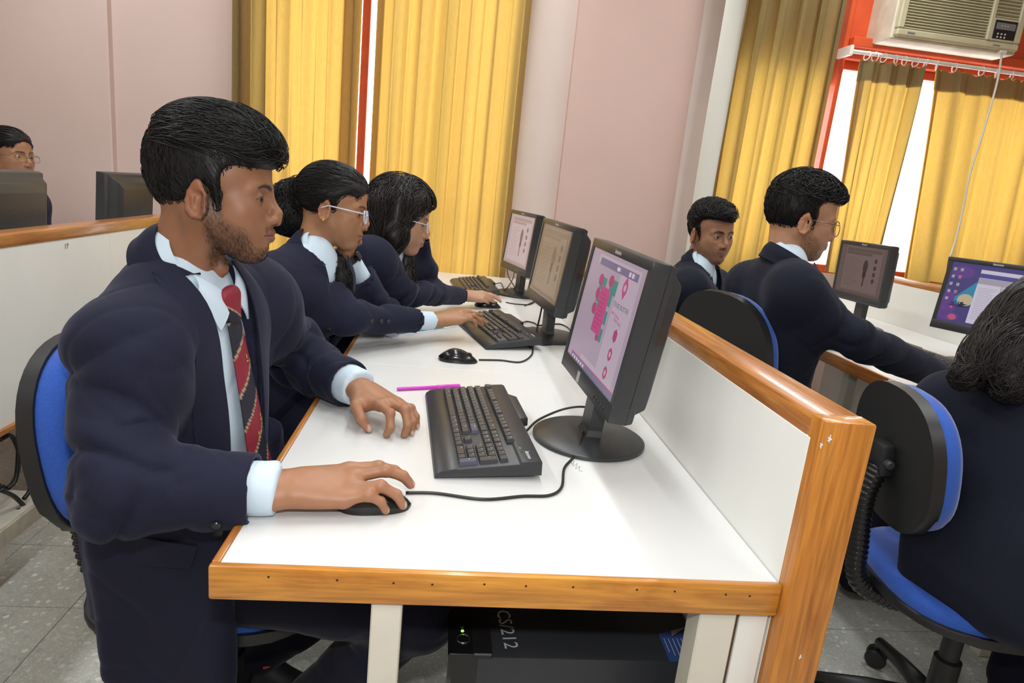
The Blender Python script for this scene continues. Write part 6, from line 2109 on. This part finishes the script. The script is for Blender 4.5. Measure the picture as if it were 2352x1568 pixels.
    V = folds(V, Q, [(shR, elR, .8, .4, 75), (elR, wrR, .15, .35, 70), (shL, elL, .8, .4, 75), (elL, wrL, .15, .35, 70), (pel, neck, .3, .3, 40)], .008, .0016, folds_seed)
    body_child('blazer', V, Q, None, navy, root)
    for sg in (-1, 1):
        inn = [(sg*(hw-.006), .008), (sg*(hw*.85-.004), -dl*.15), (sg*hw*.5, -dl*.5), (sg*.002, -dl)]
        out = [(sg*(hw+.036), .008), (sg*(hw+.056), -dl*.22), (sg*(hw+.050), -dl*.42), (sg*.010, -dl)]
        ob = D.sheet(inn, out, 7, 20, (.010, .004), 'lapel', navy, root, thick=.0035); shift(ob, root)
    TC = TR@rotm(0, tilt, 0)
    if collar:
        ob = neck_band(neck+TR@NA([-.006, 0, -.004]), TC, nr+.014, nr+.033, .044, .050, 1.05, 'blazer_collar', navy, root, pts=.03, thick=.004, lean=-.1, rows=6, cols=32); shift(ob, root)
    ob = neck_band(neck+TR@NA([.004, 0, 0]), TC, nr+.005, nr+.018, .046, .040, .28, 'shirt_collar', SHIRT, root, pts=.035, thick=.002, lean=-.06, rows=6, cols=32); shift(ob, root)
    return root, dict(o=o, R=HR, s=s, T=T, TR=TR, neck=neck, J=J, D=D, B=B, F=F)

def band_round(root, wr, el, r, wd, m, name, off=.0, n=None, thick=.003, flat=.75):
    """a strap round a forearm"""
    d = nrm(NA(wr)-NA(el)); c = NA(wr)-d*off; nn = nrm(NA(n if n is not None else (0, 0, 1))); nn = nrm(nn-d*np.dot(nn, d)); t = np.cross(d, nn)
    P = np.zeros((4, 33, 3))
    for i in range(4):
        for j in range(33):
            a = 2*math.pi*j/32
            P[i, j] = c+d*wd*(i/3-.5)+(t*math.cos(a)*r+nn*math.sin(a)*r*flat)-NA(root.location)
    return ribbon_mesh(P, thick, name, m, root), c, d, nn

# ---- girl with the ponytail, chin on her hand
def girl_ponytail():
    skin, lip = (.36, .175, .088), (.30, .11, .085)
    o = dep(764, 476, 1.78)
    P = lambda u, w, z: at(u, w, 'z', z)
    J = dict(neck=dep(722, 583, 1.77), pel=NA([-.23, 1.17, .56]), shR=dep(628, 655, 1.66), shL=dep(800, 635, 1.98), elR=dep(800, 730, 1.78), elL=dep(880, 720, 2.02), wrR=P(1000, 737, .815), wrL=dep(800, 590, 1.88))
    hd = {-1: dict(f=(.88, .30, .22), n=(-.25, -.30, .9), tips={'i': P(1000, 737, .815)+NA([.166, .085, .012]), 'm': P(1000, 737, .815)+NA([.163, .055, -.004]), 'r': P(1000, 737, .815)+NA([.150, .030, -.008]), 'p': P(1000, 737, .815)+NA([.130, .008, -.008])}, thumb=P(1000, 737, .815)+NA([.115, .095, -.012]), s=.95),
          1: dict(f=dep(793, 556, 1.86)-dep(800, 590, 1.88), n=NA([.85, -.35, .1]), s=.85, tips={})}
    c = dep(778, 560, 1.77)
    for k, q in enumerate('imrp'): hd[1]['tips'][q] = dep(786-5*k, 545+4*k, 1.87+.01*k)
    hd[1]['thumb'] = dep(806, 545, 1.86)
    root, I = blazer_person('girl with a ponytail and clear glasses resting her chin on her hand', J, (o, .02, .17, -.05, .93), skin, lip, True, .0034, v=(.055, .26), hands=hd, full=.5, gaze=(-.25, .15), cuff=.062, folds_seed=3, knees=((.2, 1.12, .5), (.22, 1.36, .5)), armr=(.056, .050, .046, .036))
    R, s = I['R'], I['s']
    H = Field(); T = lambda x, y, z: o+R@(NA([x, y, z])*s)
    H.u(ell(T(-.014, 0, .038), NA((.1015, .080, .092))*s, R), .02)
    H.u(ell(T(.028, 0, .056), NA((.063, .068, .062))*s, R), .02)
    H.sub(ell(T(.108, 0, -.035), NA((.078, .088, .106))*s, R), .010)
    for y in (-1, 1):
        H.sub(ell(T(.060, y*.075, .005), NA((.040, .03, .045))*s, R), .012); H.sub(ell(T(-.004, y*.086, -.014), NA((.022, .024, .030))*s, R), .008)
    H.sub(bx(T(.0, 0, -.125), NA((.16, .12, .060))*s, .01, R@rotm(0, .42, 0)), .01)
    tie = dep(688, 441, 1.80)
    H.u(ell(tie, NA((.022, .022, .022)), R), .02)
    tail = [tie, dep(668, 452, 1.80), dep(648, 470, 1.80), dep(650, 495, 1.79), dep(672, 508, 1.78)]
    for a, b in zip(tail[:-1], tail[1:]): H.u(rc(a, b, .034, .036), .03)
    def fl(P_):
        d = (tie-P_); return (d/(np.linalg.norm(d, axis=-1, keepdims=True)+1e-6)).astype(np.float32)
    sd = hair_seeds(o, R, s, 1200, 5, lambda P: (P[:, 2] > -.02))
    sd = sd[np.abs(H.ev(sd)) < .03]
    parts = [strands(H, sd, fl, 8, .010, .0010, .0018, .12, 6)]
    rs = np.random.default_rng(4)
    ts = NA([tail[i]*(1-f)+tail[i+1]*f for i, f in zip(rs.integers(0, 4, 900), rs.random(900))])+rs.normal(size=(900, 3))*.03
    dirs = nrm(tail[2]-tail[0])
    parts.append(strands(H, ts, lambda P_: np.tile(NA([-.3, -.1, -1], np.float32), (len(P_), 1)), 7, .010, .0011, .008, .45, 8))
    # loose plait falling on the chest
    pl = [dep(775, 600, 1.80), dep(783, 640, 1.80), dep(790, 690, 1.80), dep(793, 745, 1.80)]
    for a, b in zip(pl[:-1], pl[1:]): H.u(rc(a, b, .022, .022), .02)
    ts = NA([pl[i]*(1-f)+pl[i+1]*f for i, f in zip(rs.integers(0, 3, 350), rs.random(350))])+rs.normal(size=(350, 3))*.02
    parts.append(strands(H, ts, lambda P_: np.tile(NA([0, 0, -1], np.float32), (len(P_), 1)), 6, .010, .0011, .006, .5, 9))
    finish_hair(root, H, parts, o, HAIRM, .005, .32)
    L0 = NA(root.location)
    d = nrm(tail[1]-tail[0])
    e1 = nrm(np.cross(d, (0, 0, 1))); e2 = np.cross(d, e1)
    a = np.linspace(0, 2*np.pi, 20)[:-1]
    V, F = loop_tube(NA([tie-d*.012+(e1*math.cos(t)+e2*math.sin(t))*.023-L0 for t in a]), .008, 8)
    MB().add(V, F).build('hair_tie', mat('magenta_band', (.55, .03, .28), .7), root, smooth=True)
    glasses(root, o, R, s, CLEARP, .024, .0185, .0021)
    eo = T(-.006, -.0835, -.040)-L0
    MB().lathe([(.0005, -.0035), (.003, -.002), (.0035, 0), (.003, .002), (.0005, .0035)], 12, Matrix.Translation(Vector(eo))).build('earring', mat('gold', (.7, .42, .1), .25, metal=1.0), root, smooth=True)
    ob, c, dd, nn = band_round(root, I['J']['wrL'], I['J']['elL'], .031, .020, BLK, 'wristwatch', .004, R[:, 0], .003, .85)
    MB().box((-.014, -.012, 0), (.014, .012, .008), .003, frame_m(c+nn*.027-L0+NA([.002, -.01, 0]), dd, np.cross(nn, dd), nn)).build('watch_case', GLOSSBLK, ob, auto=40)
    # cuff and front buttons
    for (u, w, dz) in ((903, 748, 1.74), (918, 748, 1.76), (932, 748, 1.78)):
        bt = dep(u, w, dz); q = project(I['B'], NA([bt], np.float32), 6)[0]; nn = I['B'].grad(NA([q]))[0]
        e1 = nrm(np.cross(nn, (0, 0, 1))); MB().lathe([(.006, 0), (.0065, .002), (.005, .0035)], 14, frame_m(q+nn*.003-L0, e1, np.cross(nn, e1), nn)).build('cuff_button', BUTM, root, auto=40)
    bt = dep(752, 760, 1.72); q = project(I['B'], NA([bt], np.float32), 8)[0]; nn = I['B'].grad(NA([q]))[0]
    e1 = nrm(np.cross(nn, (0, 0, 1))); MB().lathe([(.009, 0), (.010, .0025), (.008, .0045)], 16, frame_m(q+nn*.003-L0, e1, np.cross(nn, e1), nn)).build('front_button', BUTM, root, auto=40)
    return root
girl_ponytail()

# ---- far girl with loose hair
def girl_loose():
    skin, lip = (.46, .255, .16), (.36, .14, .11)
    o = dep(918, 500, 2.16)
    P = lambda u, w, z: at(u, w, 'z', z)
    J = dict(neck=dep(890, 583, 2.17), pel=NA([-.16, 1.72, .55]), shR=dep(850, 600, 2.04), shL=dep(935, 590, 2.36), elR=dep(918, 672, 2.14), elL=dep(975, 650, 2.42), wrR=P(1062, 679, .800), wrL=dep(962, 540, 2.28))
    hd = {-1: dict(f=(.95, .12, .05), n=(-.15, -.30, 1), tips={'i': P(1158, 687, .785), 'm': P(1150, 692, .78), 'r': P(1142, 698, .765), 'p': P(1128, 699, .763)}, thumb=P(1140, 675, .77), s=.96),
          1: dict(f=(-.25, -.35, -.2), n=(.9, .1, .1), s=.85, tips={q: dep(945-5*k, 570+8*k, 2.2) for k, q in enumerate('imrp')}, thumb=dep(950, 560, 2.2))}
    root, I = blazer_person('girl with loose dark hair and glasses by the curtain, leaning on her hand', J, (o, -.02, .22, -.05, .98), skin, lip, True, .004, v=(.055, .26), hands=hd, full=.3, gaze=(-.2, .1), folds_seed=5, shirt_cuffs=(False, False), knees=((.25, 1.75, .5), (.25, 1.95, .5)), armr=(.052, .047, .044, .034))
    R, s = I['R'], I['s']
    H = Field(); T = lambda x, y, z: o+R@(NA([x, y, z])*s)
    H.u(ell(T(-.014, 0, .042), NA((.110, .090, .098))*s, R), .02); H.u(ell(T(.025, 0, .062), NA((.072, .078, .066))*s, R), .02)
    H.sub(ell(T(.108, 0, -.035), NA((.078, .088, .106))*s, R), .010)
    for y in (-1, 1):
        H.u(rc(T(-.010, y*.078, .05), T(.005, y*.085, -.06), .034, .034), .03); H.u(rc(T(.005, y*.085, -.06), T(.01, y*.080, -.115), .034, .020), .03)
        H.u(rc(T(-.06, y*.055, .02), T(-.055, y*.070, -.11), .045, .035), .03)
    H.u(rc(T(-.075, 0, .0), T(-.075, 0, -.12), .05, .04), .03)
    rs = np.random.default_rng(14)
    sd = hair_seeds(o, R, s, 1300, 25, lambda P: P[:, 0] < .07); sd = sd[np.abs(H.ev(sd)) < .05]
    flow = lambda P_: (np.tile((R@NA([-.15, 0, -1])).astype(np.float32), (len(P_), 1))+.35*np.sin(P_*70).astype(np.float32))
    parts = [strands(H, sd, flow, 12, .012, .0013, .010, .35, 26)]
    pl = [dep(930, 585, 2.2), dep(932, 600, 2.2), dep(935, 630, 2.2), dep(938, 662, 2.2)]
    for a, b in zip(pl[:-1], pl[1:]): H.u(rc(a, b, .026, .024), .02)
    ts = NA([pl[i]*(1-f)+pl[i+1]*f for i, f in zip(rs.integers(0, 3, 300), rs.random(300))])+rs.normal(size=(300, 3))*.02
    parts.append(strands(H, ts, lambda P_: np.tile(NA([0, 0, -1], np.float32), (len(P_), 1)), 6, .010, .0012, .006, .5, 9))
    finish_hair(root, H, parts, o, HAIRB, .006, .34)
    glasses(root, o, R, s, CLEARP, .024, .019, .0016)
    band_round(root, I['J']['wrR'], I['J']['elR'], .031, .008, mat('red_thread', (.55, .03, .03), .7), 'wristband', .010, (0, 0, 1), .003, .8)
    return root
girl_loose()

# ---- boy with glasses on the right, seen from behind
def boy_glasses():
    skin, lip = (.40, .205, .115), (.3, .12, .09)
    o = dep(1838, 505, 1.98)
    P = lambda u, w, z: at(u, w, 'z', z)
    J = dict(neck=dep(1805, 600, 1.98), pel=NA([1.36, 1.22, .56]), shR=dep(1828, 668, 1.86), shL=dep(1720, 655, 2.16), elR=dep(1960, 775, 1.86), elL=dep(1800, 740, 2.38), wrR=P(2165, 868, .800), wrL=P(2010, 800, .80))
    J['wrL'] = NA([1.80, 1.62, .80]); J['elL'] = NA([1.55, 1.62, .84])
    hd = {-1: dict(f=nrm(J['wrR']-J['elR'])*NA([1, 1, 0]), n=(0, 0, 1), s=1.0), 1: dict(f=(1, -.1, 0), n=(0, 0, 1), s=1.0)}
    root, I = blazer_person('boy in a dark blazer and round glasses reaching along the window side desk', J, (o, -.20, .12, .0, 1.0), skin, lip, False, .004, navy=NAVYD, v=(.06, .3), hands=hd, gaze=(0, .1), folds_seed=8, shirt_cuffs=(False, False), beard=.6, armr=(.047, .052, .054, .047), w=1.06)
    hair_short(root, o, I['R'], I['s'], HAIRM, top=.070, quiff=.004, seed=31, n=900, flow=(.8, .5, .2), wav=.8)
    glasses(root, o, I['R'], I['s'], METAL, .024, .022, .0013, 2.0)
    return root
boy_glasses()

# ---- farther boy on the right, looking our way
def boy_far():
    skin, lip = (.33, .165, .095), (.26, .10, .08)
    o = dep(1632, 537, 2.62)
    P = lambda u, w, z: at(u, w, 'z', z)
    J = dict(neck=dep(1606, 612, 2.64), pel=NA([1.24, 1.98, .55]), shR=dep(1580, 665, 2.52), shL=dep(1640, 660, 2.80), elR=NA([1.42, 1.74, .82]), elL=NA([1.55, 2.12, .82]), wrR=NA([1.66, 1.80, .80]), wrL=NA([1.76, 2.05, .80]))
    root, I = blazer_person('boy with side-swept hair and a thin moustache looking across from the second row', J, (o, -1.28, .10, .05, .98), skin, lip, False, .004, navy=NAVYD, v=(.06, .3), gaze=(.15, 0), folds_seed=9, shirt_cuffs=(False, False), beard=.5)
    hair_short(root, o, I['R'], I['s'], HAIRM, top=.062, quiff=.002, seed=41, n=700, flow=(.5, -.9, .1))
    return root
boy_far()

# ---- girl at the right edge, hair falling over her shoulder
def girl_right():
    skin, lip = (.40, .21, .12), (.3, .12, .1)
    o = dep(2440, 765, 1.42)
    J = dict(neck=dep(2390, 905, 1.36), pel=NA([1.50, .38, .56]), shR=dep(2490, 1010, 1.16), shL=dep(2215, 935, 1.42), elR=NA([1.72, .16, .78]), elL=NA([1.66, .66, .80]), wrR=NA([1.90, .25, .79]), wrL=NA([1.90, .60, .79]))
    J['shL'] = J['neck']+NA([-.05, .165, -.085]); J['shR'] = J['neck']+NA([.04, -.165, -.085])
    root, I = blazer_person('girl in a navy blazer with long dark hair at the right edge, seen from behind', J, (o, .05, .25, .10, .98), skin, lip, True, .006, navy=NAVYD, v=(.055, .26), folds_seed=10, shirt_cuffs=(False, False), collar=True, w=1.05)
    R, s = I['R'], I['s']
    H = Field(); T = lambda x, y, z: o+R@(NA([x, y, z])*s)
    H.u(ell(T(-.014, 0, .040), NA((.112, .092, .100))*s, R), .02); H.u(ell(T(.025, 0, .060), NA((.072, .080, .066))*s, R), .02)
    H.sub(bx(T(.125, 0, -.055), NA((.070, .12, .100))*s, .02, R), .012)
    for y in (-1, 1): H.u(rc(T(-.005, y*.082, .04), T(.0, y*.088, -.09), .040, .038), .03)
    H.u(rc(T(-.07, 0, .0), T(-.08, 0, -.14), .07, .06), .03)
    # the fall of hair over the left shoulder
    fall = [T(-.02, .06, .03), dep(2370, 745, 1.39), dep(2290, 815, 1.37), dep(2215, 865, 1.36)]
    for a, b, r1, r2 in zip(fall[:-1], fall[1:], (.062, .058, .046), (.058, .046, .02)): H.u(rc(a, b, r1, r2), .04)
    f2 = [T(-.06, .03, -.06), dep(2350, 850, 1.33), dep(2320, 890, 1.31)]
    for a, b, r1, r2 in zip(f2[:-1], f2[1:], (.075, .05), (.05, .02)): H.u(rc(a, b, r1, r2), .04)
    rs = np.random.default_rng(24)
    pts = NA(fall+f2); k = rs.integers(0, len(pts), 1500)
    sd = (pts[k]+rs.normal(size=(1500, 3))*.07).astype(np.float32); sd = sd[np.abs(H.ev(sd)) < .06]
    gd = nrm(dep(2205, 880, 1.36)-dep(2350, 740, 1.40)).astype(np.float32)
    parts = [strands(H, sd, lambda P_: np.tile(gd, (len(P_), 1))+.3*np.sin(P_*60).astype(np.float32), 13, .011, .0010, .012, .30, 27)]
    sd = hair_seeds(o, R, s, 800, 55, lambda P: P[:, 0] < .08); sd = sd[np.abs(H.ev(sd)) < .05]
    parts.append(strands(H, sd, lambda P_: np.tile(gd, (len(P_), 1))+.25*np.sin(P_*50).astype(np.float32), 13, .012, .0010, .010, .25, 28))
    finish_hair(root, H, parts, o, HAIRB, .006, .34)
    return root
girl_right()

# ---- girl behind the left partition
def girl_left():
    skin, lip = (.34, .165, .09), (.28, .11, .085)
    o = dep(22, 358, 2.90)
    nk = o+NA([-.03, 0, -.13])
    J = dict(neck=nk, pel=nk+NA([-.06, 0, -.46]), shR=nk+NA([.0, -.17, -.08]), shL=nk+NA([.0, .17, -.08]), elR=nk+NA([.05, -.22, -.30]), elL=nk+NA([.05, .22, -.30]), wrR=nk+NA([.22, -.12, -.265]), wrL=nk+NA([.22, .12, -.265]))
    root, I = blazer_person('girl with thin glasses at the far left behind a monitor', J, (o, -.28, .0, 0, .98), skin, lip, True, .0048, v=(.055, .26), gaze=(0, .1), folds_seed=12, shirt_cuffs=(False, False))
    R, s = I['R'], I['s']
    H = Field(); T = lambda x, y, z: o+R@(NA([x, y, z])*s)
    H.u(ell(T(-.014, 0, .038), NA((.102, .081, .092))*s, R), .02); H.u(ell(T(.028, 0, .056), NA((.063, .068, .062))*s, R), .02)
    H.sub(ell(T(.108, 0, -.035), NA((.078, .088, .106))*s, R), .010)
    for y in (-1, 1): H.sub(ell(T(.060, y*.075, .0), NA((.042, .03, .045))*s, R), .012)
    H.sub(bx(T(.0, 0, -.125), NA((.16, .12, .060))*s, .01, R@rotm(0, .42, 0)), .01)
    H.u(ell(T(-.115, 0, .0), NA((.04, .045, .045)), R), .02)
    sd = hair_seeds(o, R, s, 800, 65, lambda P: P[:, 2] > -.02); sd = sd[np.abs(H.ev(sd)) < .03]
    parts = [strands(H, sd, lambda P_: np.tile((R@NA([-1, 0, -.3])).astype(np.float32), (len(P_), 1)), 8, .010, .0013, .002, .12, 66)]
    finish_hair(root, H, parts, o, HAIRM, .006, .3)
    glasses(root, o, R, s, METAL, .025, .016, .0011)
    return root
girl_left()
